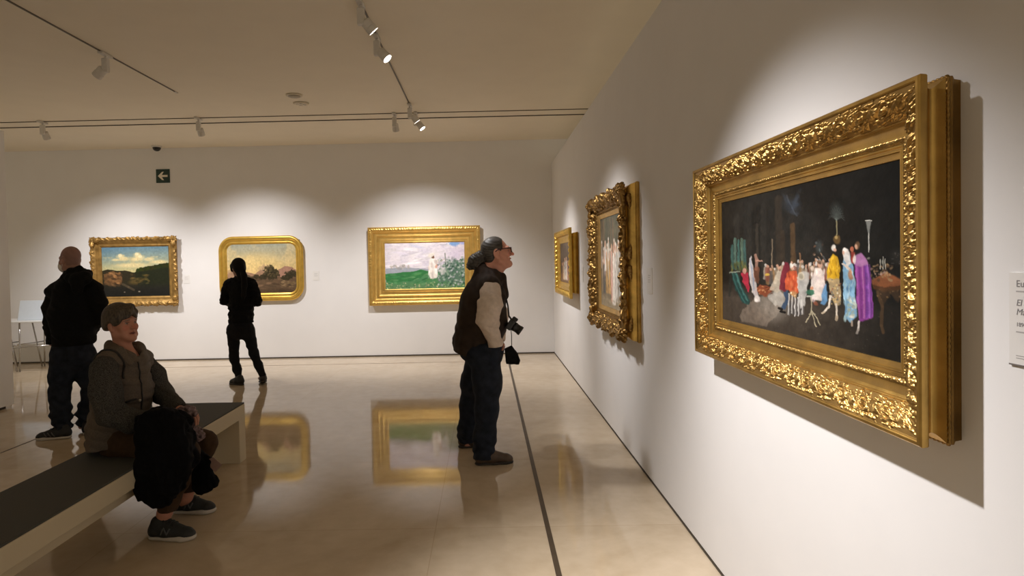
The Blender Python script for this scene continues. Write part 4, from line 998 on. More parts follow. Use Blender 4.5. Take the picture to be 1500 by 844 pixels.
def folds(seed, amp, scale, d=None, squash=.35):
    r = np.random.default_rng(seed); ks = []
    for i in range(4):
        v = r.normal(size=3) if d is None else unit(d)+squash*r.normal(size=3)
        ks.append((unit(v)*2*math.pi/scale*(.7+.7*r.random()), r.normal(size=3)*3.5/scale, r.random()*6.3, r.random()*6.3))
    def fn(P):
        o = 0
        for k, k2, a, b in ks: o = o+np.sin(P@k+a+1.6*np.sin(P@k2+b))
        return amp*o/2.6
    return fn
def solid(name, S, m, parent, vox=.006, cols=None, big=True):
    V, F = S.mesh(vox)
    if big: V, F = keep_big(V, F)
    return mesh_obj(name, V, F.tolist(), m, parent, True, cols=None if cols is None else cols(V))
# ---------------------------------------------------------------- anatomy
class Head:
    def __init__(s, o, f, up=(0, 0, 1), sc=1.):
        s.o = np.asarray(o, float); s.f = unit(f); u = np.asarray(up, float); u = unit(u-(u@s.f)*s.f); s.u = u; s.r = np.cross(s.f, u); s.s = sc
        s.A = np.stack([s.r, s.f, s.u], 1)
    def w(s, x, y, z): return s.o+s.A@(V3(x, y, z)*s.s)
    def loc(s, V): return (V-s.o)@s.A/s.s
    def build(s, S, nose=1., jaw=1., ears=True, neck=None, neck_r=.058, mouth=.0, old=False, ear=1.):
        q = s.s; E = lambda c, r, k, op=1: S.ell(s.w(*c), s.A, V3(*r)*q, k*q, op); Cn = lambda a, b, r1, r2, k, op=1: S.cone(s.w(*a), s.w(*b), r1*q, r2*q, k*q, None, op)
        E((0, -.014, .034), (.074, .094, .086), .02); E((0, .034, -.028), (.060*jaw, .058, .084), .035)
        for sx in (-1, 1):
            Cn((sx*.052*jaw, .0, -.062), (sx*.012, .074, -.100), .024, .020, .03)
            E((sx*.043, .060, -.026), (.024, .024, .022), .025)
        E((0, .079, -.101), (.024, .020, .019), .02)
        Cn((-.042, .074, .020), (0, .088, .022), .012, .012, .018); Cn((.042, .074, .020), (0, .088, .022), .012, .012, .018)
        for sx in (-1, 1): E((sx*.032, .098, .000), (.019, .017, .013), .012, -1)
        for sx in (-1, 1): E((sx*.032, .076, .000), (.0135, .0135, .0115), .004)
        Cn((0, .088, .014), (0, .112*nose, -.030), .0085, .0125, .012)
        for sx in (-1, 1): E((sx*.0125, .098, -.034), (.0085, .011, .0085), .008)
        Cn((-.026, .078, -.066), (0, .094, -.061), .0045, .0065, .008); Cn((.026, .078, -.066), (0, .094, -.061), .0045, .0065, .008)
        Cn((-.022, .079, -.073), (0, .092, -.075), .0045, .0070, .008); Cn((.022, .079, -.073), (0, .092, -.075), .0045, .0070, .008)
        if old:
            for sx in (-1, 1): Cn((sx*.024, .096, -.034), (sx*.036, .080, -.078), .0035, .003, .010, -1); Cn((sx*.020, .098, -.018), (sx*.050, .080, -.022), .003, .002, .010, -1); E((sx*.040, .062, -.078), (.017, .018, .018), .02)
        E((0, .101, -.0685-mouth), (.027, .017, .0022+mouth), .004, -1)
        if ears:
            for sx in (-1, 1):
                E((sx*.078, -.012, -.006), (.012, .020*ear, .033*ear), .006); E((sx*.090, -.008, .002), (.006, .011*ear, .018*ear), .005, -1); E((sx*.078, -.002, -.032*ear), (.008, .010, .011), .006)
        if neck is not None:
            S.cone(s.w(0, -.028, -.045), neck, neck_r*q*.96, neck_r*q*1.08, .035)
    def paint(s, V, skin, lip=(.36, .13, .11), brow=(.12, .09, .07), eye=(.10, .08, .07), shade=None):
        L = s.loc(V); c = np.tile(np.array(skin, float), (len(V), 1))
        n = np.sin(V@np.array([91., 57, 73]))*np.sin(V@np.array([33., -71, 49])); c *= (1+.05*n)[:, None]
        near = (np.abs(L) < .16).all(1)
        def put(m, col, a=1.): c[m & near] = c[m & near]*(1-a)+np.array(col)*a
        put((np.hypot(np.abs(L[:, 0])-.043, (L[:, 2]+.028)) < .02) & (L[:, 1] > .05), np.array(skin)*np.array([1.12, .82, .80]), .6)
        put((np.hypot(L[:, 0], (L[:, 2]+.030)*.8) < .014) & (L[:, 1] > .098), np.array(skin)*np.array([1.1, .80, .78]), .6)
        put(((L[:, 0]/.027)**2+((L[:, 2]+.0675)/.0105)**2 < 1) & (L[:, 1] > .074), lip, .75)
        put(((L[:, 0]/.025)**2+((L[:, 2]+.0685)/.0026)**2 < 1) & (L[:, 1] > .075), (.06, .02, .02))
        put(((np.abs(L[:, 0])-.034)**2/.020**2+(L[:, 2]-.022-.004*np.cos(L[:, 0]*60))**2/.0050**2 < 1) & (L[:, 1] > .05), brow, .8)
        put(((np.abs(L[:, 0])-.032)**2/.0115**2+L[:, 2]**2/.0048**2 < 1) & (L[:, 1] > .078), (.30, .26, .23))
        put((np.hypot(np.abs(L[:, 0])-.032, L[:, 2]) < .0062) & (L[:, 1] > .07), eye)
        put(((np.abs(L[:, 0])-.032)**2/.015**2+(L[:, 2]-.0065)**2/.0028**2 < 1) & (L[:, 1] > .06), (.09, .05, .04), .8)
        return c
def hand(S, w, d, n, t, curl=.5, sc=1., thumb=.6, root=None):
    """w wrist, d along the hand, n palm normal (palm side), t towards the thumb."""
    d = unit(d); n = unit(n-(n@d)*d); t = unit(t-(t@d)*d-(t@n)*n); w = np.asarray(w, float)
    kn = []
    for i, (off, ln) in enumerate(((.030, .088), (.010, .094), (-.010, .092), (-.029, .087))):
        k = w+sc*(d*ln+t*off); kn.append(k); S.cone(w+sc*(d*.012+t*off*.55), k, .0155*sc, .0125*sc, .012)
    for i, k in enumerate(kn):
        L3 = (.044, .049, .046, .036)[i]*sc; p = k; a = .15
        for j in range(3):
            a += curl*(.55, .75, .6)[j]+.04*i*curl
            q = p+(d*math.cos(a)+n*math.sin(a)+t*(.10-.06*i)*math.cos(a))*L3*(1., .68, .55)[j]
            S.cone(p, q, (.0092, .0082, .0074)[j]*sc, (.0082, .0074, .0064)[j]*sc, .003); p = q
    b = w+sc*(d*.022+t*.022+n*.006); m = b+sc*.036*unit(d*.6+t*.75+n*.35); e = m+sc*.032*unit(d*.9+t*.25+n*(.2+thumb*.5)); f_ = e+sc*.025*unit(d*.95+n*(.3+thumb*.5))
    S.chain([b, m, e, f_], [.0145*sc, .0115*sc, .0098*sc, .0080*sc], .006)
def shoe(name, heel, toe, root, upper, sole, sole_h=.028, ankle=None, width=.046, sneaker=True, lace=None, pitch=0.):
    """heel and toe are the ends of the sole on the ground."""
    heel = np.asarray(heel, float); toe = np.asarray(toe, float); d = toe-heel; L = np.linalg.norm(d); d = d/L; up = V3(0, 0, 1)
    up = unit(up-(up@d)*d); sd = np.cross(d, up)
    S = Solid(); P = lambda x, z, y=0.: heel+d*x*L+up*z+sd*y
    S.cone(P(.14, .050), P(.42, .052), .038, .040, .02, (up, .9)); S.cone(P(.42, .050), P(.82, .034), .041, .032, .03, (sd, .86)); S.cone(P(.82, .032), P(.90, .028), .032, .025, .02, (sd, .85))
    S.cone(P(.16, .055), P(.19, .098), .038, .036, .02); S.cone(P(.26, .090), P(.64, .050), .034, .032, .02)
    S.cut(P(.5, sole_h-.006), -up)
    o = solid('shoe', S, upper, root, .0045)
    S2 = Solid(); z = sole_h/2
    for (x0, x1, r0, r1) in ((.13, .5, .036, .038), (.5, .78, .040, width), (.78, .885, width, .031)): S2.cone(P(x0, z), P(x1, z), r0, r1, .02, (up, 2.0))
    S2.cut(P(.5, .0005), -up); S2.cut(P(.5, sole_h), up)
    solid('sole', S2, sole, o, .0045)
    if lace is not None:
        mb = MB()
        for k in range(4):
            x = .36+.07*k; zz = .118-.0085*k
            mb.tube(snap(o, [P(x, zz-.008, -.030), P(x+.02, zz+.02, -.012), P(x+.02, zz+.02, .012), P(x, zz-.008, .030)], .0015, 3), .0034, 6)
        mb.build('laces', lace, o, smooth=True)
    return o
def snap(o, pts, off, n=5):
    """lay a path onto the surface of o, lifted by off."""
    from mathutils.bvhtree import BVHTree
    b = origin_of(o); t = BVHTree.FromPolygons([v.co for v in o.data.vertices], [p.vertices for p in o.data.polygons]); out = []
    for i in range(len(pts)-1):
        for k in range(n):
            q = np.asarray(pts[i])+(np.asarray(pts[i+1])-np.asarray(pts[i]))*k/n
            c, nn, _, _ = t.find_nearest(Vector((q-b).tolist())); out.append(np.array(c)+b+np.array(nn)*off)
    c, nn, _, _ = t.find_nearest(Vector((np.asarray(pts[-1])-b).tolist())); out.append(np.array(c)+b+np.array(nn)*off)
    return out
def person(loc, label): return thing('person', loc, label, 'person')
M_SKIN = mat('skin', (.5, .3, .22), rough=.5, spec=.4, attr=True)
M_DARKC = mat('cloth_black', (.0065, .0065, .007), rough=.9, spec=.15, noise=.2, nscale=60, bump=.12, bscale=350)
M_JEANS = mat('denim_dark', (.014, .018, .028), rough=.85, spec=.2, noise=.35, nscale=18, bump=.15, bscale=500)
M_SHOEB = mat('shoe_black', (.010, .010, .011), rough=.6, noise=.2, nscale=80)
M_SOLEW = mat('sole_white', (.52, .48, .42), rough=.6, noise=.06, nscale=30)
M_SOLEB = mat('sole_dark', (.03, .024, .02), rough=.7, noise=.1, nscale=30)
M_RUB = mat('black_plastic', (.012, .012, .013), rough=.4, noise=.1, nscale=60)
# ================================================================ the man with the camera, in profile
def man_camera():
    t = person(at_z(705, 676), 'grey-ponytailed man in brown vest and glasses, peering up at right wall')
    A = at; yc = 4.76
    skin = (.66, .32, .235)
    f = unit(V3(.97, .08, .15))
    H = Head(A(728, 370.5, yc), f, (-.15, 0, 1), 1.0)
    neck = A(710, 405, yc+.01)
    shR, elR, wrR = A(719, 424, yc-.20), A(714, 468, yc-.27), A(725, 502, yc-.215)
    shL, elL, wrL = A(719, 421, yc+.20), A(730, 460, yc+.27), A(731, 498, yc+.14)
    hpR, knR, anR = A(710, 524, yc-.10), A(713, 600, yc-.15), A(708, 668, 4.60)
    hpL, knL, anL = A(703, 524, yc+.11), A(688, 592, yc+.22), A(683, 648, 5.02)
    pel, che = A(700, 506, yc), A(705, 448, yc)
    FX = V3(1, 0, 0); SY = V3(0, 1, 0)
    S = Solid(); H.build(S, nose=1.06, jaw=1.06, neck=neck, neck_r=.056, mouth=.004, old=True, ear=1.25)
    S.cone(H.w(0, .040, -.092), H.w(0, -.012, -.140), .032, .038, .03)                    # full throat
    S.cone(pel, che, .13, .15, .05, (SY, .85)); S.cone(che, A(712, 420, yc), .15, .11, .05, (SY, .85)); S.cone(neck, A(712, 418, yc), .065, .10, .05)
    S.cone(shR-V3(0, -.06, .03), shL-V3(0, .06, .03), .042, .042, .05)
    for sh, el, wr, q in ((shR, elR, wrR, -1), (shL, elL, wrL, 1)):
        S.chain([sh-V3(0, 0, .02), el, wr], [.046, .042, .029], .03); dd = unit(V3(-.25, -.40*q, -.88)); hand(S, wr, dd, V3(-.3, -q, 0), V3(1, -.3*q, .0), .25)
    for hp, kn, an in ((hpR, knR, anR), (hpL, knL, anL)): S.chain([hp, kn, an], [.088, .058, .040], .04); S.cone(an, an+V3(.11, 0, -.035), .035, .026, .02)
    solid('body', S, M_SKIN, t, .0045, lambda V: H.paint(V, skin, brow=(.10, .085, .075)))
    # grey hair combed back into a ponytail
    hair = mat('hair_grey', (.046, .040, .034), rough=.5, spec=.5, noise=.7, nscale=16, stretch=(1, 5, 9))
    S = Solid(); S.ell(H.w(0, -.020, .038), H.A, V3(.084, .101, .093), .02)
    S.ell(H.w(0, -.06, -.02), H.A, V3(.070, .055, .062), .03)
    S.ell(H.w(0, .100, -.045), H.A, V3(.15, .082, .105), .015, -1)
    S.ell(H.w(0, .09, .035), H.A, V3(.080, .064, .068), .012, -1)
    for sx in (-1, 1): S.ell(H.w(sx*.088, -.004, -.020), H.A, V3(.034, .034, .050), .01, -1)
    S.cone(H.w(0, -.098, -.010), A(702, 376, yc), .022, .026, .02); S.cone(A(702, 377, yc), A(695, 383, yc), .046, .052, .02); S.cone(A(697, 382, yc), A(689, 390, yc-.01), .050, .030, .02); S.cone(A(703, 381, yc-.01), A(697, 389, yc-.02), .036, .034, .02)
    def strands(P):
        L = H.loc(P); return .0007*np.sin(L[:, 2]*330+L[:, 0]*190+4*np.sin(L[:, 1]*20))+.0006*np.sin(np.arctan2(L[:, 0], L[:, 2]-.02)*60)+np.where(L[:, 1] < -.125, .004*np.sin(L[:, 1]*190+3*np.sin(L[:, 2]*60))*np.sin(L[:, 2]*130+L[:, 0]*110), 0)
    S.warp(strands); solid('hair', S, hair, t, .004)
    # beige shirt: two sleeves with folded cuffs
    shirt = mat('shirt_beige', (.64, .535, .45), rough=.85, spec=.2, noise=.08, nscale=40, bump=.1, bscale=400)
    S = Solid(); S.chain([shR+V3(0, .02, .0), A(718, 446, yc-.26), elR, A(722, 492, yc-.235)], [.076, .085, .080, .058], .03); S.warp(folds(3, .005, .10, (0.3, 0, 1))); S.cone(A(722.5, 496, yc-.235), A(726.5, 504, yc-.225), .050, .056, .005); S.cut(A(727, 508, yc-.22), V3(.1, 0, -1))
    solid('shirt_sleeve', S, shirt, t, .005)
    S = Solid(); S.chain([shL, elL, wrL], [.068, .078, .046], .03); S.warp(folds(4, .005, .10, (0.3, 0, 1))); S.cut(wrL+unit(wrL-elL)*.012, wrL-elL); solid('shirt_sleeve', S, shirt, t, .006)
    S = Solid(); S.chain([A(729, 395, yc-.01), A(725, 404, yc), A(716, 402, yc)], [.040, .062, .066], .03); S.cut(A(730, 397, yc), V3(.45, 0, .9)); solid('shirt_collar', S, mat('shirt_dark', (.02, .018, .017), rough=.85, noise=.1), t, .005)
    # brown vest
    vest = mat('vest_brown', (.030, .019, .013), rough=.8, spec=.25, noise=.25, nscale=14, bump=.15, bscale=120)
    S = Solid(); fl = (SY, .86)
    S.cone(A(712, 417, yc), A(707, 442, yc), .118, .152, .06, fl); S.cone(A(707, 442, yc), A(707, 470, yc), .165, .188, .06, fl); S.cone(A(705, 470, yc), A(697, 500, yc), .186, .158, .06, fl); S.cone(A(692, 496, yc), A(690, 520, yc), .140, .130, .05, fl)
    S.cone(A(715, 419, yc-.15), A(715, 417, yc+.15), .076, .076, .05); S.cone(A(722, 418, yc-.17), A(729, 436, yc-.12), .05, .06, .05)
    S.cone(A(707, 398, yc-.01), A(709, 418, yc), .066, .10, .05); S.cone(A(731, 406.5, yc), A(735, 430, yc), .052, .055, .04); S.cone(A(722, 402, yc-.06), A(722, 416, yc-.08), .05, .05, .04)
    S.cone(shR+V3(0, -.09, -.02), elR+V3(0, -.10, 0), .060, .10, .035, None, -1)
    S.cone(A(668, 498, yc), A(666, 502, yc), .03, .02, .04)
    S.cut(A(690, 520, yc), V3(-.28, 0, -1)); S.warp(folds(8, .006, .16, (.5, .3, .8)))
    solid('vest', S, vest, t, .006)
    mb = MB()
    # jeans
    S = Solid(); S.ell(A(702, 512, yc), np.eye(3), (.160, .20, .12), .05); S.cone(A(724, 508, yc-.17), A(720, 525, yc-.14), .055, .06, .04); S.cone(A(730, 508, yc+.13), A(724, 525, yc+.12), .055, .06, .04)
    S.chain([hpR, A(714, 560, yc-.13), knR, A(710, 640, yc-.155), anR], [.118, .106, .084, .080, .080], .05); S.chain([hpL, A(693, 560, yc+.17), knL, A(684, 630, yc+.25), anL], [.114, .094, .076, .070, .070], .05)
    S.cut(A(700, 497, yc), V3(.1, 0, 1)); S.cut(V3(0, 0, .045), (0, 0, -1))
    S.warp(folds(5, .0028, .12, (.2, .2, 1))); S.warp(lambda P: .005*np.sin(P[:, 2]*85+3*np.sin(P[:, 0]*30))*np.clip((.28-P[:, 2])/.2, 0, 1)); solid('jeans', S, M_JEANS, t, .006)
    br = mat('shoe_brown', (.075, .047, .030), rough=.55, noise=.2, nscale=30)
    h1, t1 = at_z(695, 681), at_z(752.5, 677); shoe('shoe', h1, t1, t, br, M_SOLEB, .018, sneaker=False)
    h2 = at_z(671, 656); shoe('shoe', h2, h2+V3(.285, .05, 0), t, br, M_SOLEB, .018, sneaker=False)
    # glasses
    g = MB()
    for sx in (-1, 1):
        g.tube([H.w(sx*.084, -.020, .010), H.w(sx*.083, .0, .022), H.w(sx*.075, .06, .022), H.w(sx*.066, .104, .021)], .0044, 6)
        c = H.w(sx*.034, .107, .0)
        loop = [H.w(sx*.034+.031*math.copysign(abs(math.cos(a))**.6, math.cos(a)), .110-.25*abs(.031*math.cos(a)+sx*0)*.4, +.005+.019*math.copysign(abs(math.sin(a))**.6, math.sin(a))) for a in np.linspace(0, 2*math.pi, 25)]
        g.tube(loop, .0034, 6, cap=False)
    g.tube([H.w(-.008, .110, .011), H.w(0, .114, .013), H.w(.008, .110, .011)], .003, 6)
    gl = g.build('glasses', mat('glasses_dark_red', (.045, .008, .008), rough=.3, noise=.1), t, smooth=True)
    lens = bpy.data.materials.new('spectacle_glass'); lens.use_nodes = True; b = lens.node_tree.nodes['Principled BSDF']; b.inputs['Transmission Weight'].default_value = 1; b.inputs['Roughness'].default_value = 0; b.inputs['IOR'].default_value = 1.05
    for sx in (-1, 1):
        m2 = MB(); pts = [(.028*math.copysign(abs(math.cos(a))**.6, math.cos(a)), .017*math.copysign(abs(math.sin(a))**.6, math.sin(a))) for a in np.linspace(0, 2*math.pi, 20, endpoint=False)]
        m2.prism(pts, np.stack([H.r, H.u, H.f], 1)*1., H.w(sx*.034, .107, .005), -.0006, .0006); m2.build('lens', lens, gl)
    # camera hanging on his belly, lens to the right and down
    yk = yc-.10
    c = A(748.5, 475, yk); d = unit(V3(.80, -.12, -.58)); u = unit(V3(.58, 0, .80)); r = np.cross(d, u)
    k = thing('camera', c, 'black camera hanging in front of the brown vest, lens down', 'camera')
    M = np.stack([r, u, d], 1)
    MB().box(c, (.125, .088, .046), rot=M, bevel=.008).build('camera_body', M_RUB, k); MB().box(c+u*.050+d*.004, (.050, .026, .044), rot=M, bevel=.007).build('viewfinder_hump', M_RUB, k)
    MB().lathe([(.034, .0), (.036, .02), (.033, .022), (.033, .05), (.036, .052), (.036, .072), (.030, .074), (.027, .060)], c+d*.022, d, 26).build('lens_barrel', M_RUB, k, smooth=True)
    MB().lathe([(.028, .0), (.022, .004), (.001, .006)], c+d*.082, d, 20).build('front_glass', mat('lens_glass', (.01, .012, .02), rough=.05, noise=.1), k, smooth=True)
    MB().tube([c+r*.066+u*.03, A(745.5, 463, yc-.10), A(744, 448, yc-.11), A(739, 428, yc-.10), A(731, 409, yc-.10), A(716, 401, yc-.09), A(704, 401, yc-.02)], .007, 6).build('neck_strap', M_RUB, k, smooth=True)
    # soft pouch hanging on a cord below it
    pc = A(750, 521, yk)
    p = thing('camera_pouch', pc, 'small black pouch dangling on a cord below the camera', 'pouch')
    S = Solid(); S.slab([(A(x, y, yk)[0], A(x, y, yk)[2]) for x, y in ((749.6, 506.5), (739, 511.5), (741.5, 532.5), (760, 533.5), (762, 528.5), (758.5, 518))], yk, .034, .01, rnd=.012); S.warp(folds(2, .002, .06)); solid('pouch_bag', S, M_DARKC, p, .004)
    MB().tube([c-u*.03+d*.02, A(749.4, 492, yk), A(749.4, 500, yk), A(749.6, 509, yk)], .0035, 6).build('cord', M_RUB, p, smooth=True)
man_camera()
# ================================================================ the hooded man seen from behind
def man_hood():
    t = person(at_z(98, 640), 'shaven-headed masked man in black hooded top and jeans, back turned')
    A = at; yc = 5.58; skin = (.40, .215, .165)
    f = unit(V3(-.93, .37, -.08)); H = Head(A(103, 380, yc), f, (0, 0, 1), .98)
    neck = A(109, 404, yc)
    shL, elL, wrL = A(82, 430, yc+.04), A(75, 474, yc-.02), A(77, 503, yc+.13)
    shR, elR, wrR = A(138, 428, yc+.02), A(145, 466, yc+.04), A(130, 490, yc+.26)
    hpL, knL, anL = A(93, 522, yc-.02), A(87, 578, yc-.06), A(91, 628, yc-.06)
    hpR, knR, anR = A(124, 522, yc+.04), A(134, 578, yc+.10), A(126, 622, yc+.10)
    SD = unit(V3(1, -.05, 0)); FR = V3(-.05, -1, 0)
    S = Solid(); H.build(S, neck=neck, neck_r=.060)
    S.cone(A(108, 505, yc), A(108, 450, yc), .14, .14, .05, (FR, 1.25)); S.cone(A(108, 450, yc), A(108, 425, yc), .15, .13, .05, (FR, 1.3)); S.cone(shL, shR, .055, .055, .05)
    for sh, el, wr, q in ((shL, elL, wrL, 1), (shR, elR, wrR, -1)): S.chain([sh, el, wr], [.055, .043, .029], .03); hand(S, wr, V3(.3*q, .75, -.35), V3(q, 0, 0), V3(0, .3, 1), .5)
    for hp, kn, an in ((hpL, knL, anL), (hpR, knR, anR)): S.chain([hp, kn, an], [.09, .06, .042], .04); S.cone(an, an+V3(-.08, .05, -.03), .035, .026, .02)
    def paint(V):
        c = H.paint(V, skin); L = H.loc(V); m = (L[:, 2] > .0) & (L[:, 1] < .055) & (np.abs(L) < .16).all(1); m2 = m | ((L[:, 2] > -.06) & (L[:, 1] < -.03) & (np.abs(L) < .16).all(1))
        c[m2] = c[m2]*np.array([.72, .74, .78]); return c
    solid('body', S, M_SKIN, t, .005, paint)
    # white face mask with ear loops
    S = Solid(); S.ell(H.w(0, .066, -.060), H.A, V3(.066, .062, .062), .02); S.cone(H.w(0, .10, -.02), H.w(0, .118, -.06), .012, .014, .02); S.ell(H.w(0, -.05, -.02), H.A, V3(.2, .095, .2), .01, -1); S.cut(H.w(0, .09, -.012), H.u+H.f*-.25)
    mk = solid('face_mask', S, mat('mask_white', (.72, .68, .62), rough=.85, noise=.03, nscale=40), t, .0045)
    mb = MB()
    for sx in (-1, 1):
        for z in (-.025, -.085): mb.tube([H.w(sx*.062, .045, z), H.w(sx*.074, .015, z*.8), H.w(sx*.082, -.022, -.012)], .0022, 5)
    mb.build('ear_loops', MATS['mask_white'], mk, smooth=True)
    # black hooded top
    S = Solid(); fl = (FR, 1.12)
    S.cone(A(108, 490, yc), A(107, 460, yc), .180, .188, .06, fl); S.cone(A(107, 460, yc), A(108, 428, yc), .190, .165, .06, fl); S.cone(A(85, 430, yc+.03), A(134, 428, yc+.02), .078, .078, .06); S.cone(A(105, 408, yc), A(82, 426, yc+.02), .055, .072, .05); S.cone(A(114, 406, yc), A(138, 424, yc+.02), .06, .075, .05)
    S.cone(A(109, 400, yc), A(109, 420, yc), .075, .12, .06)
    S.chain([shL, A(76, 450, yc), elL, wrL], [.076, .070, .064, .050], .03); S.chain([shR, A(144, 446, yc), elR, wrR], [.076, .070, .064, .050], .03)
    S.cone(A(108, 494, yc), A(108, 502, yc), .178, .172, .02, fl); S.cut(A(108, 505, yc), (0.02, 0, -1)); S.cut(H.w(0, .03, -.105), H.u)
    S.warp(folds(13, .007, .15, (.3, .2, 1))); solid('hooded_top', S, M_DARKC, t, .007)
    S = Solid()
    ring = [A(x, y, yy) for x, y, yy in ((97, 405, yc-.06), (104, 408, yc-.11), (115, 410, yc-.14), (125, 407, yc-.12), (128, 402, yc-.04), (120, 398, yc+.05))]
    S.chain(ring, [.030, .042, .052, .050, .040, .03], .03); S.chain([A(98, 402, yc-.03), A(104, 399, yc-.08), A(115, 396, yc-.09), A(121, 397, yc-.03)], [.028, .034, .036, .03], .03); S.cone(A(113, 410, yc-.13), A(114, 424, yc-.15), .05, .045, .04); S.warp(folds(6, .004, .09)); solid('hood', S, M_DARKC, t, .006)
    # jeans
    S = Solid(); S.cone(A(107, 500, yc), A(108, 520, yc+.01), .165, .175, .05, (FR, 1.25))
    S.chain([hpL, A(90, 550, yc-.04), knL, A(89, 606, yc-.06), A(92, 622, yc-.06)], [.112, .098, .084, .080, .072], .045); S.chain([hpR, A(130, 550, yc+.08), knR, A(128, 600, yc+.11), A(125, 616, yc+.11)], [.104, .088, .074, .076, .072], .045)
    S.cut(A(108, 499, yc), (0, 0, 1)); S.cut(V3(0, 0, .055), (0, 0, -1)); S.warp(folds(15, .006, .14, (.3, .3, 1)))
    S.warp(lambda P: .010*np.sin(P[:, 2]*70+2*np.sin(P[:, 0]*25))*np.clip((.34-P[:, 2])/.2, 0, 1)); solid('jeans', S, M_JEANS, t, .0065)
    h, to = at_z(106, 641.5), at_z(55.5, 645); d = to-h; to = h+unit(d)*.30
    o = shoe('shoe', h, to, t, M_SHOEB, M_SOLEW, .030, lace=M_SHOEB)
    dd = unit(to-h); up = V3(0, 0, 1); sd = np.cross(dd, up); mb = MB()
    for k in range(3):
        x = .12+.034*k
        mb.tube(snap(o, [h+dd*x+up*.036-sd*.05, h+dd*(x+.030)+up*.070-sd*.04], .001), .0044, 6)
    mb.build('stripes', mat('stripe_grey', (.10, .10, .10), rough=.6, noise=.1), o, smooth=True)
    h = at_z(126, 638.5); shoe('shoe', h, h+unit(V3(-.35, .9, 0))*.29, t, M_SHOEB, M_SOLEW, .030, lace=M_SHOEB)
man_hood()
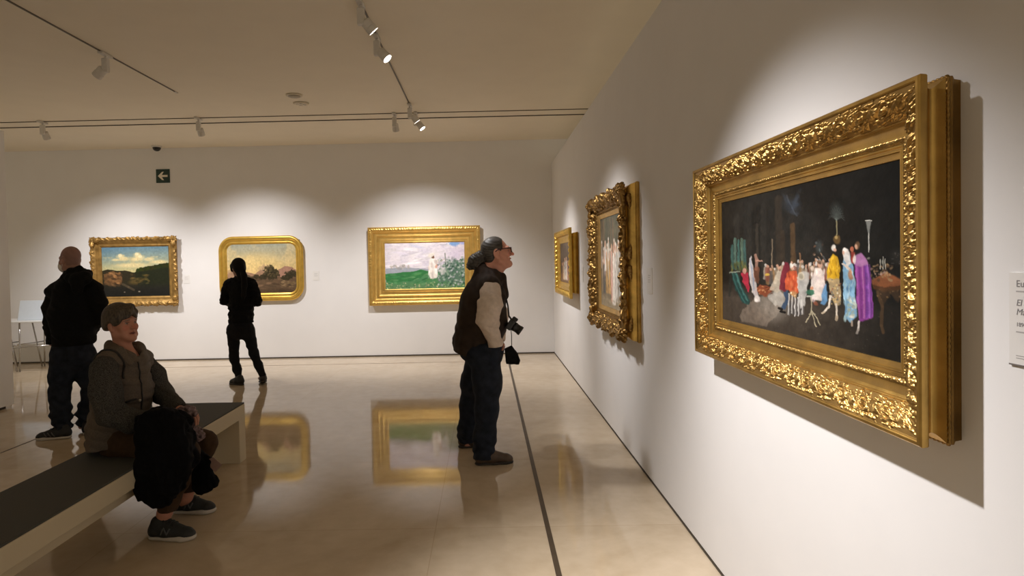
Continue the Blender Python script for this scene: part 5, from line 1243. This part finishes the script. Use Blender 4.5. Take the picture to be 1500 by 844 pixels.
# ================================================================ the standing woman in black
def woman_black():
    t = person(at_z(362, 563), 'woman all in black with long dark ponytail, standing before the round-cornered frame')
    A = at; yc = 7.86; skin = (.45, .27, .20)
    f = unit(V3(-.72, .68, -.28)); H = Head(A(348.8, 392.5, yc), f, (-.05, .1, 1), .90)
    neck = A(353, 410, yc-.01)
    shL, elL, wrL = A(334, 417, yc), A(328.5, 441, yc+.02), A(337, 446, yc+.26)
    shR, elR, wrR = A(370, 417, yc-.02), A(377, 441, yc-.02), A(368, 446, yc+.24)
    hpL, knL, anL = A(342, 483, yc), A(343, 524, yc+.05), A(350, 556, yc+.02)
    hpR, knR, anR = A(363, 483, yc-.02), A(372, 518, yc-.03), A(385, 552, yc-.04)
    FR = V3(-.1, 1, 0)
    def torso(S, e):
        S.cone(A(353, 476, yc), A(353, 452, yc), .125+e, .110+e, .05, (FR, 1.2)); S.cone(A(353, 452, yc), A(353, 428, yc), .110+e, .125+e, .05, (FR, 1.25)); S.cone(A(339, 418, yc), A(366, 418, yc), .055+e, .055+e, .05)
    S = Solid(); H.build(S, neck=neck, neck_r=.050); torso(S, 0)
    for sh, el, wr, q in ((shL, elL, wrL, 1), (shR, elR, wrR, -1)): S.chain([sh, el, wr], [.046, .036, .025], .03); hand(S, wr, V3(.45*q, .85, .25), V3(q*.8, -.3, 0), V3(0, .2, 1), .8, .9)
    for hp, kn, an in ((hpL, knL, anL), (hpR, knR, anR)): S.chain([hp, kn, an], [.062, .038, .027], .04); S.cone(an, an+V3(-.06, .06, -.03), .03, .024, .02)
    solid('body', S, M_SKIN, t, .006, lambda V: H.paint(V, skin))
    hair = mat('hair_black', (.005, .004, .0035), rough=.7, spec=.15, noise=.3, nscale=30, stretch=(9, 9, 1))
    S = Solid(); S.ell(H.w(0, -.018, .036), H.A, V3(.086, .104, .096), .02); S.ell(H.w(0, -.05, -.03), H.A, V3(.074, .058, .06), .03); S.ell(H.w(0, .095, -.065), H.A, V3(.10, .075, .090), .012, -1); S.cone(H.w(-.06, .05, .04), H.w(-.075, .03, -.03), .03, .02, .02)
    S.cone(H.w(0, -.06, -.03), A(353, 411, yc-.05), .058, .040, .03); S.cone(H.w(0, -.105, .01), A(357.5, 404, yc-.10), .030, .036, .02); S.chain([A(357.5, 404, yc-.10), A(358, 418, yc-.12), A(357, 432, yc-.12), A(356, 440, yc-.11)], [.036, .036, .028, .012], .02)
    S.warp(lambda P: .0006*np.sin(P[:, 0]*300+5*np.sin(P[:, 2]*12))); solid('hair', S, hair, t, .005)
    S = Solid(); torso(S, .022); S.cone(A(353, 406, yc), A(353, 418, yc), .056, .09, .05); S.cone(A(352, 407, yc), A(337, 415, yc), .042, .050, .04); S.cone(A(354, 407, yc), A(368, 415, yc), .042, .050, .04)
    S.chain([shL, A(331, 430, yc), elL, wrL], [.060, .060, .054, .040], .03); S.chain([shR, A(374, 430, yc), elR, wrR], [.060, .060, .054, .040], .03)
    S.cone(A(353, 452, yc), A(353, 470, yc), .142, .150, .03, (FR, 1.15)); S.cut(A(353, 473, yc), (0, 0, -1)); S.cut(A(353, 403.5, yc), (0, 0, 1))
    S.warp(folds(23, .006, .10, (.2, .2, 1))); S.warp(lambda P: .008*np.sin(P[:, 2]*75+1.5*np.sin(P[:, 0]*18))*np.exp(-((P[:, 2]-.98)/.10)**2)); solid('top', S, M_DARKC, t, .006)
    S = Solid(); S.cone(A(353, 468, yc), A(353, 482, yc), .132, .138, .05, (FR, 1.2))
    S.chain([hpL, knL, A(347, 540, yc+.05), anL+V3(0, 0, .02)], [.088, .055, .050, .040], .04); S.chain([hpR, knR, A(379, 536, yc-.03), anR+V3(0, 0, .02)], [.088, .055, .050, .040], .04)
    S.cut(A(353, 466, yc), (0, 0, 1)); S.cut(V3(0, 0, .07), (0, 0, -1)); S.warp(folds(25, .004, .10, (.2, .2, 1))); solid('jeans', S, mat('denim_black', (.008, .008, .010), rough=.85, spec=.2, noise=.2, nscale=30, bump=.1, bscale=400), t, .006)
    h = at_z(356, 564.5); shoe('shoe', h, h+unit(V3(-.88, .48, 0))*.235, t, M_SHOEB, M_SOLEB, .022)
    dd = unit(V3(-.30, .92, 0)); toe = at_z(384, 563)+dd*.16; dk = mat('shoe_grey', (.028, .024, .022), rough=.6, noise=.15)
    shoe('shoe', toe-dd*.235+V3(.02, 0, .035), toe, t, dk, M_SOLEB, .022)
woman_black()
# ================================================================ the seated woman
def woman_seated():
    t = person(at_z(265, 775), 'short-haired older woman in taupe quilted vest sitting on the bench')
    A = at; yc = 3.66; skin = (.46, .215, .145)
    f = unit(V3(.93, -.33, .10)); H = Head(A(178.5, 475, yc), f, (-.10, .02, 1), .88)
    neck = A(182, 516, yc)
    shR, elR, wrR = A(153, 538, yc-.17), A(163, 606, yc-.25), A(222, 616, yc-.17)
    shL, elL, wrL = A(212, 533, yc+.19), A(238, 576, yc+.19), A(263, 600, yc+.01)
    hpR, knR, anR = A(182, 648, yc-.11), A(271, 664, yc-.16), A(241, 752, 3.42)
    hpL, knL, anL = A(185, 638, yc+.12), A(298, 650, yc+.10), A(272, 728, 3.72)
    FX = unit(V3(1, -.08, 0)); SY = unit(V3(.08, 1, 0))
    S = Solid(); H.build(S, jaw=1.04, nose=1.02, neck=neck, neck_r=.054, old=True, ear=1.1)
    S.cone(A(176, 628, yc), A(180, 575, yc), .125, .115, .05, (SY, .82)); S.cone(A(180, 575, yc), A(182, 540, yc), .115, .105, .05, (SY, .82)); S.cone(shR, shL, .05, .05, .05)
    S.chain([shR, elR, wrR], [.048, .038, .026], .03); hand(S, wrR, V3(.9, .1, .0), V3(0, 0, -1), V3(0, 1, 0), .6, .92)
    S.chain([shL, elL, wrL], [.048, .038, .026], .03); hand(S, wrL, V3(.9, -.35, -.05), V3(0, -.2, -1), V3(-.1, -1, .1), .55, .95)
    for hp, kn, an in ((hpR, knR, anR), (hpL, knL, anL)): S.chain([hp, kn, an], [.080, .056, .040], .04)
    S.warp(lambda P: np.where((P[:, 0] < -1.93) & (P[:, 2] < .458), (.458-P[:, 2])*3, 0)); S.cone(anR, at_z(236, 788)+V3(0, 0, .06), .036, .030, .02); S.cone(anL, at_z(270, 752)+V3(0, 0, .06), .036, .030, .02); S.cone(at_z(236, 788)+V3(0, 0, .055), at_z(256, 784)+V3(0, 0, .036), .028, .020, .02); S.cone(at_z(270, 752)+V3(0, 0, .055), at_z(290, 750)+V3(0, 0, .036), .028, .020, .02)
    solid('body', S, M_SKIN, t, .0042, lambda V: H.paint(V, skin, lip=(.30, .09, .075), brow=(.13, .09, .07)))
    hair = mat('hair_brown_grey', (.062, .047, .032), rough=.5, spec=.45, noise=.8, nscale=30, stretch=(5, 5, .8))
    S = Solid(); S.ell(H.w(0, -.014, .040), H.A, V3(.083, .103, .092), .02); S.ell(H.w(0, -.050, .002), H.A, V3(.080, .066, .062), .03); S.ell(H.w(0, -.03, .075), H.A, V3(.070, .075, .062), .03)
    for sx in (-1, 1): S.cone(H.w(sx*.073, .022, .04), H.w(sx*.077, .020, -.016), .020, .010, .015); S.cone(H.w(sx*.074, -.04, .0), H.w(sx*.070, -.05, -.045), .020, .012, .015)
    S.ell(H.w(.008, .112, -.038), H.A, V3(.074, .066, .088), .014, -1); S.ell(H.w(0, .03, -.112), H.A, V3(.16, .16, .098), .015, -1)
    for sx in (-1, 1): S.ell(H.w(sx*.098, -.006, -.020), H.A, V3(.034, .026, .034), .01, -1)
    for q in range(7):                                              # fringe swept to one side
        e = q/6
        S.chain([H.w(-.045+.05*e, .045-.01*e, .118), H.w(-.012+.062*e, .082-.018*e, .092-.006*e), H.w(.014+.062*e, .094-.040*e, .058-.018*e), H.w(.026+.054*e, .095-.052*e, .040-.030*e)], [.016, .015, .011, .005], .006)
    for q in range(3): S.chain([H.w(-.05, .05, .112), H.w(-.066-.004*q, .062-.02*q, .075), H.w(-.074, .055-.02*q, .040)], [.015, .013, .006], .006)
    def strands(P):
        L = H.loc(P); return .0009*np.sin(np.arctan2(L[:, 0], L[:, 1]+.02)*48+3*np.sin(L[:, 2]*30))*np.clip(1.2-np.abs(L[:, 2]-.02)*4, 0, 1)
    S.warp(strands); solid('hair', S, hair, t, .004)
    # speckled knit sleeves
    knit = mat('knit_speckled', (.060, .056, .050), rough=.9, spec=.15, noise=.85, nscale=230, bump=.3, bscale=220)
    S = Solid(); S.chain([shR, A(155, 572, yc-.23), elR, A(190, 617, yc-.22), wrR], [.074, .080, .072, .062, .052], .03); S.warp(folds(33, .005, .11, (.6, 0, .8))); S.cut(wrR+unit(wrR-elR)*.01, wrR-elR); solid('knit_sleeve', S, knit, t, .005)
    S = Solid(); S.chain([shL, A(226, 552, yc+.20), elL, wrL], [.066, .066, .060, .046], .03); S.warp(folds(34, .005, .11, (.6, 0, .8))); S.cut(wrL, wrL-elL); solid('knit_sleeve', S, knit, t, .005)
    # quilted vest
    vest = mat('vest_taupe', (.105, .082, .062), rough=.7, spec=.3, noise=.18, nscale=120, bump=.2, bscale=160)
    S = Solid(); fl = (SY, .80)
    S.cone(A(183, 535, yc), A(181, 575, yc), .118, .136, .06, fl); S.cone(A(181, 575, yc), A(176, 620, yc), .136, .146, .06, fl); S.cone(A(176, 618, yc-.02), A(175, 646, yc-.02), .146, .152, .04, (SY, .72))
    S.cone(A(160, 530, yc-.13), A(206, 526, yc+.15), .070, .070, .05)
    S.cone(shR+V3(0, -.07, -.01), elR+V3(0, -.10, .02), .07, .085, .02, None, -1)
    S.ell(A(191, 511, yc), np.eye(3), (.062, .052, .095), .02, -1)
    S.warp(lambda P: .006*np.abs(np.sin((P[:, 2]+.30*P[:, 0])*58))*-1+.003); S.warp(folds(36, .005, .14, (.4, .2, 1)))
    S.cut(A(170, 646, yc), V3(.12, 0, -1))
    v = solid('vest', S, vest, t, .0055)
    # stand collar opening to the front
    S = Solid(); ring = []
    for k in range(13):
        a = math.pi*(.24+k/12*1.52); ring.append(A(181, 517, yc)+FX*(.085*math.cos(a)+.002)+SY*(.086*math.sin(a))+V3(0, 0, -.022*math.cos(a)))
    for i in range(12): S.cone(ring[i], ring[i+1], .019, .019, .012); S.cone(ring[i]+V3(0, 0, .028), ring[i+1]+V3(0, 0, .028), .012, .012, .02)
    for path, nn in (([A(160, 503, yc-.02), A(171, 517, yc-.115), A(191, 531, yc-.105)], V3(.35, -.9, .35)), ([A(184, 500, yc+.09), A(207, 508, yc+.10), A(216, 526, yc+.07)], V3(.75, .35, .5))):
        S.cone(path[0], path[1], .022, .040, .015, (nn, 2.2)); S.cone(path[1], path[2], .040, .020, .015, (nn, 2.2))
    solid('vest_collar', S, vest, v, .005)
    mb = MB(); dk = mat('piping_dark', (.012, .010, .009), rough=.7, noise=.1)
    FV = [A(199, 527, yc-.03)+FX*.015, A(205, 540, yc-.035)+FX*.016, A(209, 555, yc-.04)+FX*.014, A(212, 575, yc-.035)+FX*.012, A(213, 600, yc-.03)+FX*.012]
    mb.tube(snap(v, [p-V3(0, .03, 0)+FX*.03 for p in FV], .001), .0048, 6); mb.build('zip', dk, v, smooth=True)
    ac = A(154, 546, yc-.185); an_ = unit(V3(.42, -.86, .28)); e1 = unit(np.cross(an_, V3(0, 0, 1))); e2 = np.cross(e1, an_)
    ring = [ac+.100*(e1*math.cos(a)+e2*math.sin(a)*1.25) for a in np.linspace(-.25, math.pi+.25, 30)]
    MB().tube(snap(v, ring, .002, 2), .0065, 7).build('armhole_trim', dk, v, smooth=True)
    pk = A(200, 590, yc-.15)
    MB().tube(snap(v, [A(186, 593, yc-.16), A(197, 589, yc-.15), A(207, 585, yc-.11)], .001), .006, 6).build('pocket_trim', dk, v, smooth=True)
    MB().lathe([(.008, 0), (.008, .003), (.001, .005)], A(205, 586.5, yc-.09), V3(.6, -.8, 0), 12).build('snap_button', mat('snap_metal', (.5, .45, .38), rough=.3, metal=.8, noise=.05), v, smooth=True)
    # trousers
    br = mat('trouser_brown', (.050, .027, .013), rough=.85, spec=.2, noise=.15, nscale=40, bump=.1, bscale=400)
    S = Solid(); S.cone(A(172, 642, yc-.08), A(172, 636, yc+.10), .114, .114, .05); S.chain([hpR, A(225, 655, yc-.13), knR], [.106, .096, .076], .05); S.chain([hpL, A(240, 645, yc+.12), knL], [.104, .094, .078], .05)
    S.chain([knR, A(258, 705, 3.46), A(245, 742, 3.42)], [.076, .066, .056], .03); S.chain([knL, A(287, 690, 3.74), A(274, 724, 3.73)], [.078, .066, .056], .03)
    S.cut(V3(0, 0, .4515), V3(0, 0, -1)) if False else None
    S.warp(folds(38, .004, .11, (.6, .2, .6)))
    base = A(243, 745, 3.42)
    S.cut(V3(0, 0, base[2]-.012), V3(0, 0, -1))
    S.warp(lambda P: np.where((P[:, 0] < -1.93) & (P[:, 2] < .452), (.452-P[:, 2])*3, 0)); solid('trousers', S, br, t, .005)
    # trainers with white soles and a big letter patch on the side
    ns = mat('trainer_dark', (.014, .016, .016), rough=.65, noise=.2, nscale=90, bump=.15, bscale=300)
    for h, d, L_ in ((at_z(219, 790), V3(1, -.05, 0), .268), (at_z(254, 752), V3(.98, .02, 0), .262)):
        d = unit(d); o = shoe('shoe', h, h+d*L_, t, ns, M_SOLEW, .034, lace=M_SHOEB)
        sd = np.cross(d, V3(0, 0, 1)); mb = MB(); P = lambda x, z: h+d*x*L_+V3(0, 0, z)+sd*(.0435-(z-.055)*.30)
        mb.tube(snap(o, [P(.36, .046), P(.41, .078), P(.48, .048), P(.53, .076)], .001), .0042, 6); mb.build('letter_patch', mat('patch_grey', (.075, .08, .08), rough=.5, noise=.1), o, smooth=True)
    # black coat over her lap
    def xz(P, y): return [(A(px, py, y)[0], A(px, py, y)[2]) for px, py in P]
    k = thing('coat', A(250, 640, 3.4), 'black coat draped over the seated woman\'s lap and hanging to her shins', 'coat')
    S = Solid(); y1 = 3.335
    S.slab(xz([(206, 606), (217, 599), (240, 598), (261, 602), (270, 614), (276, 640), (282, 668), (276, 692), (264, 722), (256, 734), (243, 741), (226, 740), (206, 730), (200, 714), (199, 690), (201, 640)], y1), y1, .045, .03, rnd=.03)
    S.cone(A(222, 617, 3.42), A(256, 617, 3.46), .066, .062, .06); S.cone(A(226, 640, 3.40), A(264, 644, 3.42), .09, .085, .05); S.cone(A(260, 628, 3.46), A(278, 654, 3.58), .06, .055, .05); S.cone(A(262, 648, 3.40), A(281, 670, 3.45), .060, .050, .04)
    y2 = 3.60
    S.slab(xz([(262, 640), (284, 648), (302, 662), (313, 674), (309, 690), (320, 706), (318, 714), (289, 727), (281, 712), (276, 692), (270, 670)], y2), y2, .024, .02, rnd=.012)
    S.cone(A(268, 645, 3.50), A(286, 664, 3.60), .055, .035, .04)
    S.warp(folds(41, .011, .16, (.9, .5, .25), .3)); S.warp(folds(42, .005, .07, (.9, .5, .25), .4))
    solid('coat_cloth', S, mat('coat_black', (.0042, .0042, .005), rough=.92, spec=.12, noise=.2, nscale=50, bump=.2, bscale=300), k, .006)
    # patterned scarf under her hand
    s = thing('scarf', A(280, 615, 3.6), 'pinkish grey patterned scarf bunched in the seated woman\'s hand', 'scarf')
    S = Solid(); S.chain([A(258, 602, 3.60), A(268, 604, 3.60), A(278, 603, 3.60), A(285, 605, 3.60)], [.020, .034, .030, .016], .02); S.chain([A(270, 607, 3.60), A(278, 618, 3.61), A(286, 630, 3.62), A(296, 639, 3.63)], [.028, .022, .026, .022], .02); S.cone(A(280, 634, 3.61), A(290, 644, 3.62), .022, .016, .02)
    S.warp(folds(51, .006, .04)); solid('scarf_cloth', S, mat('scarf_pattern', (.16, .11, .11), rough=.85, noise=.8, nscale=45, bump=.2, bscale=200), s, .004)
    l = thing('leaflet', A(315, 680, 3.58), 'pale pink leaflet poking out of the black coat', 'leaflet')
    Q = [A(300, 676, 3.58), A(312, 670, 3.56), A(325, 681.5, 3.56), A(315, 692, 3.58)]
    mb = MB(); n = unit(np.cross(Q[1]-Q[0], Q[3]-Q[0]))
    v = Q+[q+n*.003 for q in Q]; mb.add(v, [[3, 2, 1, 0], [4, 5, 6, 7], [0, 1, 5, 4], [1, 2, 6, 5], [2, 3, 7, 6], [3, 0, 4, 7]]); mb.build('paper', mat('leaflet_pink', (.34, .22, .19), rough=.7, noise=.05, nscale=60), l)
woman_seated()
# ================================================================ ambient light, camera, exposure
w = bpy.data.worlds.new('World'); SC.world = w; w.use_nodes = True
w.node_tree.nodes['Background'].inputs['Color'].default_value = (1, .87, .67, 1); w.node_tree.nodes['Background'].inputs['Strength'].default_value = .54
def area(loc, size, power, color, name):
    L = bpy.data.lights.new(name, 'AREA'); L.shape = 'RECTANGLE'; L.size, L.size_y = size; L.energy = power; L.color = color
    o = bpy.data.objects.new(name, L); COL.objects.link(o); o.location = loc; return o
cam = bpy.data.cameras.new('camera'); cam.sensor_fit = 'HORIZONTAL'; cam.sensor_width = 36; cam.lens = FOC/1500*36
cam.shift_x = -SHX/1500; cam.shift_y = SHY/1500; cam.clip_start = .02
co = bpy.data.objects.new('camera', cam); COL.objects.link(co)
co.matrix_world = Matrix([[CR[i], CU[i], -CF[i], CAM[i]] for i in range(3)]+[[0, 0, 0, 1]])
SC.camera = co
vs = SC.view_settings; vs.view_transform = 'Standard'; vs.look = 'None'; vs.gamma = 1; vs.use_curve_mapping = False
vs.exposure = 0.10
SC.cycles.max_bounces = 10; SC.cycles.diffuse_bounces = 6
